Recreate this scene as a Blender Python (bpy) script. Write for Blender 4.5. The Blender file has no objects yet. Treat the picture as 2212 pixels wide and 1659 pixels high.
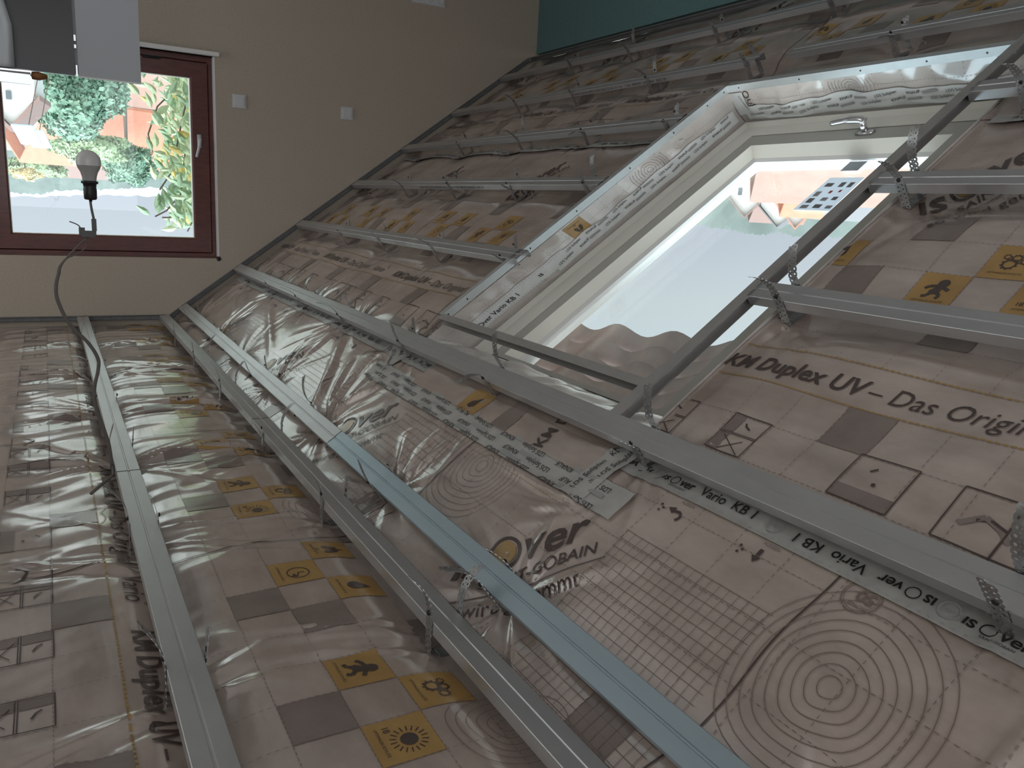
import bpy, bmesh, math, random
import numpy as np
from mathutils import Vector, Matrix
random.seed(7)
RNG = np.random.RandomState(11)
S = bpy.context.scene
COL = S.collection

# ------------------------------------------------------------------ camera, world, light, exposure
ZC = 1.70                                   # height of the phone above the floor (held upside down)
F = 1719.9
M = np.array([[-0.8669457439208491, 0.060514213870154134, -0.4947151776701443],
              [-0.49558885840496125, -0.20998994823031422, 0.8427905463797617],
              [-0.052884407176335246, 0.9758290073378161, 0.21204006205361384]])
cam = bpy.data.objects.new('camera', bpy.data.cameras.new('camera'))
COL.objects.link(cam)
mw = Matrix.Identity(4)
for r in range(3):
    mw[r][0] = M[r][0]; mw[r][1] = -M[r][1]; mw[r][2] = -M[r][2]
mw[2][3] = ZC
cam.matrix_world = mw
cam.data.sensor_width = 36.0
cam.data.lens = F / 2212 * 36
cam.data.clip_start = 0.02
cam.data.clip_end = 3000
S.camera = cam

S.view_settings.view_transform = 'Standard'
S.view_settings.look = 'None'
S.view_settings.gamma = 1
S.view_settings.use_curve_mapping = False
S.view_settings.exposure = 0.47

W = bpy.data.worlds.new('World'); S.world = W; W.use_nodes = True
nt = W.node_tree; nt.nodes.clear()
wo = nt.nodes.new('ShaderNodeOutputWorld'); bg = nt.nodes.new('ShaderNodeBackground')
tc = nt.nodes.new('ShaderNodeTexCoord'); sx = nt.nodes.new('ShaderNodeSeparateXYZ')
cr = nt.nodes.new('ShaderNodeValToRGB')
nt.links.new(tc.outputs['Generated'], sx.inputs[0]); nt.links.new(sx.outputs['Z'], cr.inputs[0])
cr.color_ramp.elements[0].position = 0.0; cr.color_ramp.elements[0].color = (0.80, 0.86, 1.0, 1)
cr.color_ramp.elements[1].position = 0.5; cr.color_ramp.elements[1].color = (0.70, 0.88, 1.0, 1)
e = cr.color_ramp.elements.new(0.10); e.color = (0.86, 0.94, 1.0, 1)
# overcast sky, with fill brightness added behind and to the right of the room
dt = nt.nodes.new('ShaderNodeVectorMath'); dt.operation = 'DOT_PRODUCT'; SUN = Vector((0.75, -0.60, 0.28)).normalized(); dt.inputs[1].default_value = SUN
nt.links.new(tc.outputs['Generated'], dt.inputs[0])
mr = nt.nodes.new('ShaderNodeMapRange'); mr.interpolation_type = 'SMOOTHSTEP'
mr.inputs['From Min'].default_value = 0.25; mr.inputs['From Max'].default_value = 1.0; mr.inputs['To Min'].default_value = 0.66; mr.inputs['To Max'].default_value = 2.1
nt.links.new(dt.outputs['Value'], mr.inputs['Value'])
# an overcast sky is about three times brighter overhead than at the horizon
zr = nt.nodes.new('ShaderNodeMapRange'); zr.inputs['From Min'].default_value = 0.16; zr.inputs['From Max'].default_value = 0.80; zr.inputs['To Min'].default_value = 1.0; zr.inputs['To Max'].default_value = 4.4
zm = nt.nodes.new('ShaderNodeMath'); zm.operation = 'MULTIPLY'
nt.links.new(sx.outputs['Z'], zr.inputs['Value']); nt.links.new(zr.outputs[0], zm.inputs[0]); nt.links.new(mr.outputs[0], zm.inputs[1]); nt.links.new(zm.outputs[0], bg.inputs[1])
mc = nt.nodes.new('ShaderNodeMix'); mc.data_type = 'RGBA'; mc.inputs['B'].default_value = (0.94, 0.96, 1.0, 1)
mf = nt.nodes.new('ShaderNodeMapRange'); mf.inputs['From Min'].default_value = 0.2; mf.inputs['From Max'].default_value = 0.6
nt.links.new(dt.outputs['Value'], mf.inputs['Value']); nt.links.new(mf.outputs[0], mc.inputs['Factor']); nt.links.new(cr.outputs[0], mc.inputs['A'])
nt.links.new(mc.outputs['Result'], bg.inputs[0])
nt.links.new(bg.outputs[0], wo.inputs[0])

def portal(name, loc, rot, sx_, sy_):
    l = bpy.data.lights.new(name, 'AREA'); l.shape = 'RECTANGLE'; l.size = sx_; l.size_y = sy_
    l.cycles.is_portal = True
    o = bpy.data.objects.new(name, l); COL.objects.link(o); o.location = loc; o.rotation_euler = rot
    return o

# ------------------------------------------------------------------ room geometry constants
D = 5.5
TH = math.radians(36.43)
SN, CS = math.sin(TH), math.cos(TH)
NRM = np.array([SN, 0, -CS])               # slope normal, into the room
SD = np.array([-CS, 0, -SN])               # down the slope
ZR = 0.765                                  # face of the ceiling rails above the camera
CAM = np.array([0, 0, ZC])
def SP(s, y, d=-1.0):                       # slope coordinates -> world
    return Vector(CAM + SD * s + NRM * d + np.array([0, y, 0]))
def CP(x, y, z=ZR):
    return Vector((x, y, z + ZC))
SLOPE_M = Matrix(((SD[0], 0, NRM[0], 0), (0, 1, 0, 0), (SD[2], 0, NRM[2], ZC), (0, 0, 0, 1)))  # local (s, y, d)

# ------------------------------------------------------------------ helpers
def tag(o, label=None, cat=None, group=None, kind=None):
    if label: o['label'] = label
    if cat: o['category'] = cat
    if group: o['group'] = group
    if kind: o['kind'] = kind
    return o
def obj(name, verts, faces, mat, parent=None, smooth=False, mi=None):
    me = bpy.data.meshes.new(name)
    me.from_pydata([tuple(v) for v in verts], [], faces)
    mats = mat if isinstance(mat, (list, tuple)) else [mat]
    for m in mats: me.materials.append(m)
    if mi is not None: me.polygons.foreach_set('material_index', np.array(mi, dtype=np.int32))
    if smooth: me.polygons.foreach_set('use_smooth', np.ones(len(me.polygons), dtype=bool))
    me.update()
    o = bpy.data.objects.new(name, me); COL.objects.link(o)
    if parent: o.parent = parent
    return o
def empty(name, loc=(0, 0, 0)):
    o = bpy.data.objects.new(name, None); COL.objects.link(o); o.location = loc; o.empty_display_size = 0.1
    return o
class MB:
    def __init__(s): s.v = []; s.f = []; s.m = []
    def add(s, v, f, m=0, T=None):
        b = len(s.v)
        for p in v:
            s.v.append(tuple(T @ Vector(p)) if T is not None else tuple(p))
        for q in f: s.f.append(tuple(i + b for i in q)); s.m.append(m)
    def box(s, a, b, m=0, T=None):
        x0, y0, z0 = a; x1, y1, z1 = b
        v = [(x0,y0,z0),(x1,y0,z0),(x1,y1,z0),(x0,y1,z0),(x0,y0,z1),(x1,y0,z1),(x1,y1,z1),(x0,y1,z1)]
        s.add(v, [(0,3,2,1),(4,5,6,7),(0,1,5,4),(1,2,6,5),(2,3,7,6),(3,0,4,7)], m, T)
    def prism(s, prof, a0, a1, axis, m=0, T=None, closed=True, caps=True):
        # prof: 2-D points; extruded from a0 to a1 along axis (0,1,2); remaining axes in order
        def pt(p, a):
            q = [0, 0, 0]; o = [i for i in range(3) if i != axis]
            q[o[0]] = p[0]; q[o[1]] = p[1]; q[axis] = a; return tuple(q)
        n = len(prof); v = [pt(p, a0) for p in prof] + [pt(p, a1) for p in prof]
        f = [(i, (i+1) % n, n + (i+1) % n, n + i) for i in range(n if closed else n-1)]
        if caps and closed: f += [tuple(range(n-1, -1, -1)), tuple(range(n, 2*n))]
        s.add(v, f, m, T)
    def tube(s, pts, r, n=8, m=0, caps=True):
        pts = [Vector(p) for p in pts]; rings = []
        rr = r if isinstance(r, (list, tuple)) else [r] * len(pts)
        up = Vector((0.13, 0.31, 0.94)).normalized(); b = len(s.v)
        for i, p in enumerate(pts):
            t = (pts[min(i+1, len(pts)-1)] - pts[max(i-1, 0)]).normalized()
            a = t.cross(up)
            if a.length < 1e-3: a = t.cross(Vector((1, 0, 0)))
            a.normalize(); c = t.cross(a); up = c.cross(t).normalized() if False else up
            for k in range(n):
                w = 2 * math.pi * k / n
                s.v.append(tuple(p + (a * math.cos(w) + c * math.sin(w)) * rr[i]))
        for i in range(len(pts)-1):
            for k in range(n):
                s.f.append((b+i*n+k, b+i*n+(k+1) % n, b+(i+1)*n+(k+1) % n, b+(i+1)*n+k)); s.m.append(m)
        if caps:
            s.f.append(tuple(b+k for k in range(n-1, -1, -1))); s.m.append(m)
            e = b + (len(pts)-1)*n; s.f.append(tuple(e+k for k in range(n))); s.m.append(m)
    def lathe(s, prof, n=24, m=0, T=None):
        b = len(s.v); v = []; f = []
        for r, z in prof:
            for k in range(n):
                w = 2*math.pi*k/n; v.append((r*math.cos(w), r*math.sin(w), z))
        for i in range(len(prof)-1):
            for k in range(n): f.append((i*n+k, i*n+(k+1) % n, (i+1)*n+(k+1) % n, (i+1)*n+k))
        s.add(v, f, m, T)
    def build(s, name, mat, parent=None, smooth=False):
        return obj(name, s.v, s.f, mat, parent, smooth, s.m)
def smooth_curve(pts, k=6):
    out = []; P = [Vector(p) for p in pts]; n = len(P)
    for i in range(n-1):
        p0, p1, p2, p3 = P[max(i-1, 0)], P[i], P[i+1], P[min(i+2, n-1)]
        for j in range(k):
            t = j/k
            out.append(0.5*((2*p1)+(p2-p0)*t+(2*p0-5*p1+4*p2-p3)*t*t+(3*p1-p0-3*p2+p3)*t**3))
    out.append(P[-1]); return out

def mat(name, col, rough=0.5, metal=0.0, noise=None, bump=None, coat=0.0, spec=0.5, scale=(1, 1, 1), col2=None, trans=0, alpha=None):
    m = bpy.data.materials.new(name); m.use_nodes = True
    t = m.node_tree; b = t.nodes['Principled BSDF']
    b.inputs['Base Color'].default_value = (*col, 1); b.inputs['Roughness'].default_value = rough
    b.inputs['Metallic'].default_value = metal; b.inputs['Specular IOR Level'].default_value = spec
    b.inputs['Coat Weight'].default_value = coat; b.inputs['Coat Roughness'].default_value = 0.15
    if trans: b.inputs['Transmission Weight'].default_value = trans
    if alpha is not None: b.inputs['Alpha'].default_value = alpha
    tcn = t.nodes.new('ShaderNodeTexCoord'); mp = t.nodes.new('ShaderNodeMapping')
    mp.inputs['Scale'].default_value = scale
    t.links.new(tcn.outputs['Object'], mp.inputs[0])
    if noise:
        n = t.nodes.new('ShaderNodeTexNoise'); n.inputs['Scale'].default_value = noise; n.inputs['Detail'].default_value = 5
        n.inputs['Roughness'].default_value = 0.6
        t.links.new(mp.outputs[0], n.inputs['Vector'])
        r = t.nodes.new('ShaderNodeValToRGB'); r.color_ramp.elements[0].position = 0.32; r.color_ramp.elements[1].position = 0.68
        r.color_ramp.elements[0].color = (*col, 1); r.color_ramp.elements[1].color = (*(col2 or tuple(c*0.8 for c in col)), 1)
        t.links.new(n.outputs['Fac'], r.inputs[0]); t.links.new(r.outputs[0], b.inputs['Base Color'])
    if bump:
        n2 = t.nodes.new('ShaderNodeTexNoise'); n2.inputs['Scale'].default_value = bump[0]; n2.inputs['Detail'].default_value = 3
        t.links.new(mp.outputs[0], n2.inputs['Vector'])
        bp = t.nodes.new('ShaderNodeBump'); bp.inputs['Strength'].default_value = bump[1]; bp.inputs['Distance'].default_value = bump[2]
        t.links.new(n2.outputs['Fac'], bp.inputs['Height']); t.links.new(bp.outputs[0], b.inputs['Normal'])
        t.links.new(bp.outputs[0], b.inputs['Coat Normal'])
    return m

def film_mat(name, c1, c2):
    m = mat(name, c1, rough=0.34, noise=9, col2=c2, bump=(7, 0.18, 0.012), coat=1.0, scale=(1.0, 0.45, 1.0))
    b = m.node_tree.nodes['Principled BSDF']; b.inputs['Coat IOR'].default_value = 2.2; b.inputs['Coat Roughness'].default_value = 0.13
    return m
M_film = film_mat('film_over_wool', (0.50, 0.41, 0.36), (0.325, 0.25, 0.215))
M_ink = mat('dark_print', (0.065, 0.045, 0.040), rough=0.35, coat=0.5)
M_fine = mat('fine_print', (0.19, 0.14, 0.12), rough=0.35, coat=0.5)
M_grey = mat('grey_print', (0.25, 0.20, 0.178), rough=0.33, coat=0.6, noise=12, col2=(0.19, 0.15, 0.135))
M_yel = mat('yellow_print', (0.44, 0.27, 0.085), rough=0.33, coat=0.6, noise=12, col2=(0.35, 0.205, 0.065))
M_yline = mat('yellow_line_print', (0.36, 0.23, 0.08), rough=0.35, coat=0.5)
FILM_MATS = [M_film, M_ink, M_fine, M_grey, M_yel, M_yline]
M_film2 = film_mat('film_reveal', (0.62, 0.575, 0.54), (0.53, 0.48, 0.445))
M_tape = mat('translucent_tape', (0.40, 0.40, 0.38), rough=0.35, coat=0.4, noise=30, col2=(0.34, 0.33, 0.31), bump=(25, 0.2, 0.004))
M_wtape = mat('white_tape', (0.76, 0.78, 0.77), rough=0.4, coat=0.3, noise=18, col2=(0.68, 0.70, 0.69), bump=(20, 0.3, 0.006))
M_ptape = mat('greyish_tape', (0.47, 0.465, 0.445), rough=0.4, coat=0.4, noise=18, col2=(0.40, 0.395, 0.375), bump=(20, 0.3, 0.006))
M_tink = mat('tape_print', (0.02, 0.02, 0.02), rough=0.4)
M_tgrey = mat('tape_grey_print', (0.34, 0.34, 0.34), rough=0.4)
M_zinc = mat('galvanised_steel', (0.60, 0.605, 0.615), rough=0.42, metal=0.85, noise=14, col2=(0.54, 0.545, 0.555), scale=(1, 0.4, 1))
M_zincb = mat('galvanised_steel_bluish', (0.44, 0.54, 0.60), rough=0.42, metal=0.8, noise=12, col2=(0.40, 0.50, 0.56), scale=(1, 0.4, 1))
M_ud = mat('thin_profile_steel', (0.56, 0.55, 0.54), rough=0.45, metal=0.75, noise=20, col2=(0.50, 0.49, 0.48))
M_udt = mat('pale_profile_steel', (0.66, 0.70, 0.71), rough=0.40, metal=0.65, noise=20, col2=(0.60, 0.64, 0.65))  # paler steel tone for the roof window trims
M_udw = mat('shaded_profile_steel', (0.26, 0.26, 0.26), rough=0.6, metal=0.5, noise=20, col2=(0.20, 0.20, 0.20))  # shade on the wall profiles put into the steel's base colour
M_strap = mat('hanger_steel', (0.46, 0.465, 0.47), rough=0.34, metal=0.9, noise=80, col2=(0.34, 0.345, 0.35))
M_black = mat('black_screw', (0.012, 0.012, 0.012), rough=0.45)
M_wall = mat('beige_plaster', (0.50, 0.435, 0.355), rough=0.9, noise=90, col2=(0.43, 0.375, 0.305), bump=(180, 0.25, 0.003))
M_teal = mat('teal_plaster', (0.12, 0.225, 0.225), rough=0.9, noise=90, col2=(0.10, 0.19, 0.19), bump=(180, 0.25, 0.003))
M_white = mat('white_paint', (0.80, 0.80, 0.78), rough=0.45)
M_wool = mat('insulation_wool', (0.30, 0.20, 0.15), rough=1.0, noise=30)
M_floor = mat('pale_bounce_floor', (0.60, 0.575, 0.54), rough=0.8, noise=4, col2=(0.53, 0.505, 0.47))  # unseen floor, kept pale to bounce light up to the ceiling
M_wood = mat('mahogany_window_wood', (0.13, 0.032, 0.02), rough=0.35, noise=14, col2=(0.075, 0.018, 0.014), scale=(1, 1, 5), coat=0.3)
M_cream = mat('cream_lacquer', (0.82, 0.81, 0.73), rough=0.35, coat=0.2)
M_sash = mat('grey_shaded_lacquer', (0.47, 0.46, 0.42), rough=0.35, coat=0.2)  # shadow on the sash face put into the colour; the grey lining shares it
M_gasket = mat('black_gasket', (0.01, 0.01, 0.01), rough=0.6)
M_chrome = mat('brushed_steel', (0.75, 0.76, 0.78), rough=0.25, metal=1.0)
M_plastic = mat('white_plastic', (0.62, 0.63, 0.64), rough=0.35)
M_panel = mat('grey_laminate', (0.44, 0.47, 0.50), rough=0.55)
M_dglass = mat('black_gloss_front', (0.035, 0.032, 0.036), rough=0.35, coat=0.2)
M_cable = mat('grey_cable', (0.13, 0.12, 0.11), rough=0.55)
M_bulb = mat('opal_bulb', (0.62, 0.62, 0.62), rough=0.3, coat=0.2)
M_bulbneck = mat('bulb_plastic_neck', (0.36, 0.37, 0.36), rough=0.4)
M_paper = mat('paper', (0.74, 0.75, 0.78), rough=0.7)
_t = M_paper.node_tree; _tl = _t.nodes.new('ShaderNodeBsdfTranslucent'); _tl.inputs[0].default_value = (0.80, 0.82, 0.85, 1); _mx = _t.nodes.new('ShaderNodeMixShader'); _mx.inputs[0].default_value = 0.5
_t.links.new(_t.nodes['Principled BSDF'].outputs[0], _mx.inputs[1]); _t.links.new(_tl.outputs[0], _mx.inputs[2]); _t.links.new(_mx.outputs[0], _t.nodes['Material Output'].inputs[0])

def glass_mat(name, tint):
    m = bpy.data.materials.new(name); m.use_nodes = True; t = m.node_tree; t.nodes.clear()
    o = t.nodes.new('ShaderNodeOutputMaterial'); mx = t.nodes.new('ShaderNodeMixShader')
    tr = t.nodes.new('ShaderNodeBsdfTransparent'); gl = t.nodes.new('ShaderNodeBsdfGlossy')
    lw = t.nodes.new('ShaderNodeLayerWeight'); lw.inputs[0].default_value = 0.5
    pw = t.nodes.new('ShaderNodeMath'); pw.operation = 'POWER'; pw.inputs[1].default_value = 4.0
    fr = t.nodes.new('ShaderNodeMath'); fr.operation = 'MULTIPLY_ADD'; fr.inputs[1].default_value = 0.9; fr.inputs[2].default_value = 0.03
    t.links.new(lw.outputs['Facing'], pw.inputs[0]); t.links.new(pw.outputs[0], fr.inputs[0])
    tr.inputs[0].default_value = (*tint, 1); gl.inputs['Roughness'].default_value = 0.0
    gl.inputs['Color'].default_value = (1, 1, 1, 1)
    t.links.new(fr.outputs[0], mx.inputs[0]); t.links.new(tr.outputs[0], mx.inputs[1]); t.links.new(gl.outputs[0], mx.inputs[2])
    t.links.new(mx.outputs[0], o.inputs[0]); return m
M_glass = glass_mat('clear_glass', (0.93, 0.96, 0.95))

# text as flat 2-D geometry
_tc = {}
def text2d(txt, size, bold=0.0, shear=0.0, spacing=1.0, key=None):
    k = (txt, size, bold, shear, spacing)
    if k in _tc: return _tc[k]
    c = bpy.data.curves.new('txt', 'FONT'); c.body = txt; c.size = size; c.offset = bold * size; c.shear = shear
    c.space_character = spacing; c.resolution_u = 3
    o = bpy.data.objects.new('txt', c); COL.objects.link(o)
    bpy.context.view_layer.update()
    dg = bpy.context.evaluated_depsgraph_get(); me = o.evaluated_get(dg).to_mesh()
    v = [(p.co.x, p.co.y) for p in me.vertices]; f = [tuple(p.vertices) for p in me.polygons]
    o.evaluated_get(dg).to_mesh_clear(); bpy.data.objects.remove(o); bpy.data.curves.remove(c)
    w = (max(a[0] for a in v) - min(a[0] for a in v)) if v else 0
    _tc[k] = (v, f, w); return _tc[k]

# ------------------------------------------------------------------ room shell
def struct(o): o['kind'] = 'structure'; return o
XR = 2.6; YB = -2.2
zc = ZC + 0.87                              # backing level above the ceiling film
b = MB(); b.box((-3.4, YB, -0.1), (XR, D + 0.02, 0.0)); struct(b.build('floor', M_floor))
WX0, WX1, WZ0, WZ1 = -0.965, 0.31, ZC - 0.835, ZC + 0.405       # gable window opening
b = MB()
for (x0, x1, z0, z1) in ((-3.6, WX0, -0.1, 3.0), (WX1, XR, -0.1, 3.0), (WX0, WX1, -0.1, WZ0), (WX0, WX1, WZ1, 3.0)):
    b.box((x0, D, z0), (x1, D + 0.32, z1))
struct(b.build('wall_gable', M_wall))
kx = -3.285
b = MB(); b.box((kx - 0.12, YB, -0.1), (kx, D, ZC - 1.165)); struct(b.build('wall_knee', M_teal))
b = MB()
for (y0, y1, z0, z1) in ((YB, 2.6, -0.1, 3.0), (2.6, 4.7, -0.1, 0.1), (2.6, 4.7, 2.1, 3.0), (4.7, D, -0.1, 3.0)): b.box((XR, y0, z0), (XR + 0.1, y1, z1))
struct(b.build('wall_right', M_wall))  # unseen wall; its opening is added to let in fill light
b = MB()
b.box((-3.4, YB - 0.1, -0.1), (-1.2, YB, 3.0)); b.box((2.4, YB - 0.1, -0.1), (XR, YB, 3.0))
b.box((-1.2, YB - 0.1, 2.0), (2.4, YB, 3.0)); b.box((-1.2, YB - 0.1, -0.1), (2.4, YB, 0.0)); struct(b.build('wall_back', M_wall))  # unseen wall; wide opening added behind the camera to brighten the room
# insulation backing behind the films
b = MB()
b.box((-0.60, YB, zc), (XR, D, zc + 0.15))
HOLE = (0.632, 2.31, 1.335, 2.56)            # s0, s1, y0, y1 of the skylight opening
for (s0, s1, y0, y1) in ((-0.10, HOLE[0], YB, D), (HOLE[1], 3.45, YB, D), (HOLE[0], HOLE[1], YB, HOLE[2] - 0.04), (HOLE[0], HOLE[1], HOLE[3] + 0.04, D)):
    b.box((s0, y0, -1.26), (s1, y1, -1.115), 0, SLOPE_M)
struct(b.build('ceiling', M_wool))
portal('gable_window_light', ((WX0+WX1)/2, D + 0.1, (WZ0+WZ1)/2), (math.radians(-90), 0, 0), WX1-WX0, WZ1-WZ0)
portal('added_side_opening', (XR + 0.05, 3.65, 1.1), (0, math.radians(90), 0), 2.0, 2.1)  # portal for the opening added in the right wall
portal('added_back_opening', (0.6, YB - 0.05, 1.0), (math.radians(90), 0, 0), 3.6, 2.0)  # portal for the opening added behind the camera
pl = portal('skylight_light', SP(1.5, 1.95, -1.28), (0, 0, 0), 1.7, 1.3)
zz = Vector(-NRM); xx = Vector(SD); yy = zz.cross(xx)
pl.matrix_world = Matrix(((xx.x, yy.x, zz.x, pl.location.x), (xx.y, yy.y, zz.y, pl.location.y), (xx.z, yy.z, zz.z, pl.location.z), (0, 0, 0, 1)))

# ------------------------------------------------------------------ films
RAFT = [-0.15, 0.50, 1.26, 1.93, 2.57, 3.25, 3.91, 4.53, 5.15]
RAILS_S = [0.165, 0.593, 1.10, 1.58, 2.03, 2.50, 2.98]
RAILS_X = [-0.157, -0.617, 0.30]
_w = RNG.rand(60, 4)
def noise2(a, c, n0, n1, lo, hi, aniso=1.0):
    h = np.zeros_like(a)
    for k in range(n0, n1):
        lam = lo * (hi/lo) ** _w[k, 0]; ang = _w[k, 1]*2*math.pi
        h += np.sin(2*math.pi/lam*(a*math.cos(ang) + c*math.sin(ang)*aniso) + _w[k, 2]*6.28 + 0.8*np.sin(3*a + 4*c + k))
    return h / math.sqrt(n1-n0)
def pleats(a, c, pa, pc, seed, rad, amp, nk):
    """radiating folds around one screwed point"""
    da = a - pa; dc = c - pc; r = np.sqrt(da*da + dc*dc) + 1e-6; th = np.arctan2(dc, da)
    h = np.zeros_like(a)
    for j in range(3):
        h += np.sin(nk[j]*th + seed*1.7 + j*2.1 + 0.9*np.sin(2*th + seed))
    env = np.exp(-(r/rad)**1.4) * np.clip(r/0.05, 0, 1)
    return amp*h*env
def fold_field(a, c, folds):
    """sharp straight creases: (a0, c0, direction, length, width, height)"""
    h = np.zeros_like(a)
    for (pa, pc, dr, L, w_, am) in folds:
        m = (np.abs(a-pa) < L+.05) & (np.abs(c-pc) < L+.05)
        if not m.any(): continue
        da = a[m]-pa; dc = c[m]-pc; ux, uy = math.cos(dr), math.sin(dr)
        t = (da*ux+dc*uy)/L; q = da*uy-dc*ux + 0.02*L*np.sin(5*t)
        ww = w_*(0.35+1.1*np.clip(t, 0, 1)); x = q/ww
        prof = np.exp(-np.abs(x)**1.3) - 0.5*np.exp(-((x-1.6)/1.1)**2)
        h[m] += am*prof*np.clip(t*6, 0, 1)*np.clip((1-t)*1.6, 0, 1)
    return h
_fr = random.Random(21)
FOLDS_S = []
for i_, rs_ in enumerate([0.165, 0.593, 1.10, 1.58, 2.03, 2.50, 2.98]):
    for ry_ in [0.50, 1.26, 1.93, 2.57, 3.25, 3.91, 4.53, 5.15]:
        strong = (i_ < 2 and ry_ > 1.0); n_ = 11 if strong else 5
        for k_ in range(n_):
            FOLDS_S.append((rs_ + _fr.gauss(0, .01), ry_ + _fr.gauss(0, .012), 6.2832*(k_+_fr.random()*.8)/n_, _fr.uniform(.16, .42) if strong else _fr.uniform(.10, .26),
                            _fr.uniform(.010, .020), _fr.uniform(.004, .008)*(1.0 if strong else .6)*(0.85 if strong else 1)))
FOLDS_S += [(0.60, 3.27, math.pi+.1, .42, .022, .012), (0.60, 3.25, math.pi-.15, .40, .015, .010), (0.22, 2.62, .9, .42, .018, .010), (0.22, 2.62, .55, .36, .014, .009), (0.22, 2.6, -.5, .30, .014, .009), (0.22, 2.6, -.2, .26, .012, .008),
            (0.19, 1.9, .35, .30, .016, .009), (0.19, 1.9, -.1, .30, .014, .008), (0.42, 1.24, 1.65, .45, .014, .008), (0.42, 1.24, 1.9, .40, .012, .007), (0.42, 1.24, 2.2, .30, .012, .006), (0.60, 3.3, 2.2, .40, .02, .010), (.60, 3.3, 2.5, .40, .016, .010)]
FOLDS_C = []
for rx_ in (-0.157, -0.617):
    for ry_ in (1.30, 1.955, 2.62, 3.25, 3.95, 4.75):
        for k_ in range(9 if rx_ > -.3 else 7):
            sd_ = 0.0 if (k_ % 2 == 0 and rx_ > -.3) else math.pi
            if rx_ < -.3: sd_ = 0.0
            FOLDS_C.append((rx_ + _fr.gauss(0, .012), ry_ + _fr.gauss(0, .03), sd_ + _fr.gauss(0, .38), _fr.uniform(.22, .60), _fr.uniform(.010, .022), _fr.uniform(.006, .012)*(1.0 if ry_ > 2.1 else .45)))
FOLDS_C += [(-.157, 1.80, .28, .45, .02, .010), (-.157, 1.78, .5, .5, .016, .008), (-.157, 1.27, -.28, .38, .018, .008), (-.19, 2.05, math.pi+.1, .35, .016, .008)]
def slope_h(s, y):
    """height of the film towards the room over the plane d=-1.06"""
    h = 0.012*np.ones_like(s)
    h += 0.005*noise2(s, y, 0, 8, 0.35, 0.9)*np.clip((s-0.3)/0.5, 0.35, 1)
    for i, rs in enumerate(RAILS_S):
        h -= (0.008 if i < 2 else 0.022)*np.exp(-((s-rs)/0.06)**2)
        for j, ry in enumerate(RAFT):
            r2 = (s-rs)**2 + (y-ry)**2
            h -= (0.014 if i < 2 else 0.030)*np.exp(-r2/0.10**2)
            h += pleats(s, y, rs, ry, i*7.3 + j*3.1, 0.14, 0.0015, ((9, 14, 5), (7, 12, 19), (11, 6, 16))[(i+j) % 3])
    h += fold_field(s, y, FOLDS_S)
    # a few strong folds near the gable under the first two rails
    for (s0, y0, s1, y1, w_, a_) in ((0.30, 3.30, 0.56, 3.28, .03, .010), (0.22, 2.72, 0.53, 3.2, .022, .009), (0.25, 3.5, 0.50, 4.4, .02, .008), (0.3, 4.6, 0.5, 5.2, .02, .007), (0.21, 2.6, 0.42, 2.5, .02, .009), (0.2, 1.93, 0.33, 2.1, .018, .008), (0.42, 1.25, 0.39, 1.7, .015, .007), (0.2, 2.75, 0.4, 2.95, .015, .008),
                                     (1.66, 1.28, 1.38, 1.33, .012, -.008), (1.16, 1.26, 0.92, 1.30, .012, -.008), (1.50, 1.22, 1.2, 1.31, .010, -.006), (0.30, 0.42, 0.52, 0.40, .012, .010), (3.0, 2.5, 2.6, 2.45, .02, .010)):
        ds, dy = s1-s0, y1-y0; L = math.hypot(ds, dy); t = ((s-s0)*ds + (y-y0)*dy)/(L*L); q = ((s-s0)*dy - (y-y0)*ds)/L
        h += a_*np.exp(-(q/w_)**2)*np.clip(1.4*np.sin(math.pi*np.clip(t, 0, 1)), 0, 1)
    # soft hump lines between the rafters and the taut reveal edge
    edge = np.exp(-((y-1.33)/0.10)**2)*((s > 0.62) & (s < 2.35))
    h = h*(1-0.85*edge)
    h *= 1 - 0.8*np.exp(-((y-2.56)/0.07)**2)*((s > 0.62) & (s < 2.35))
    h *= np.clip((D - y)/0.12, 0, 1)*0.9 + 0.1
    return np.clip(h, -0.030, 0.034)
def ceil_h(x, y):
    h = 0.010 + 0.0035*noise2(x, y, 10, 18, 0.35, 0.9)
    near = np.clip((y-0.9)/1.4, 0.12, 1.0)*np.clip((x+0.75)/0.30, 0.35, 1.0)
    yw = y + 0.10*np.sin(2.2*x+1) + 0.04*np.sin(9*x)
    q = 0
    for k, (lam, am) in enumerate(((0.17, .0018), (0.103, .0010), (0.067, .0005), (0.31, .0030))):
        q = q + am*np.sin(2*math.pi/lam*(yw + 0.10*k*x) + k*1.3 + 1.2*np.sin(4.1*x+k))*(0.5+0.5*np.sin(2.7*y+1.9*k+3*x))
    h = h + q*near
    for i, rx in enumerate(RAILS_X):
        h -= 0.016*np.exp(-((x-rx)/0.06)**2)
        for j, ry in enumerate((0.65, 1.30, 1.955, 2.62, 3.25, 3.95, 4.75)):
            h -= 0.012*np.exp(-((x-rx)**2 + (y-ry)**2)/0.09**2)
            pass
    h = h + fold_field(x, y, FOLDS_C)
    h *= np.clip((D - y)/0.12, 0, 1)*0.9 + 0.1
    return np.clip(h, -0.028, 0.034)

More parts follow.
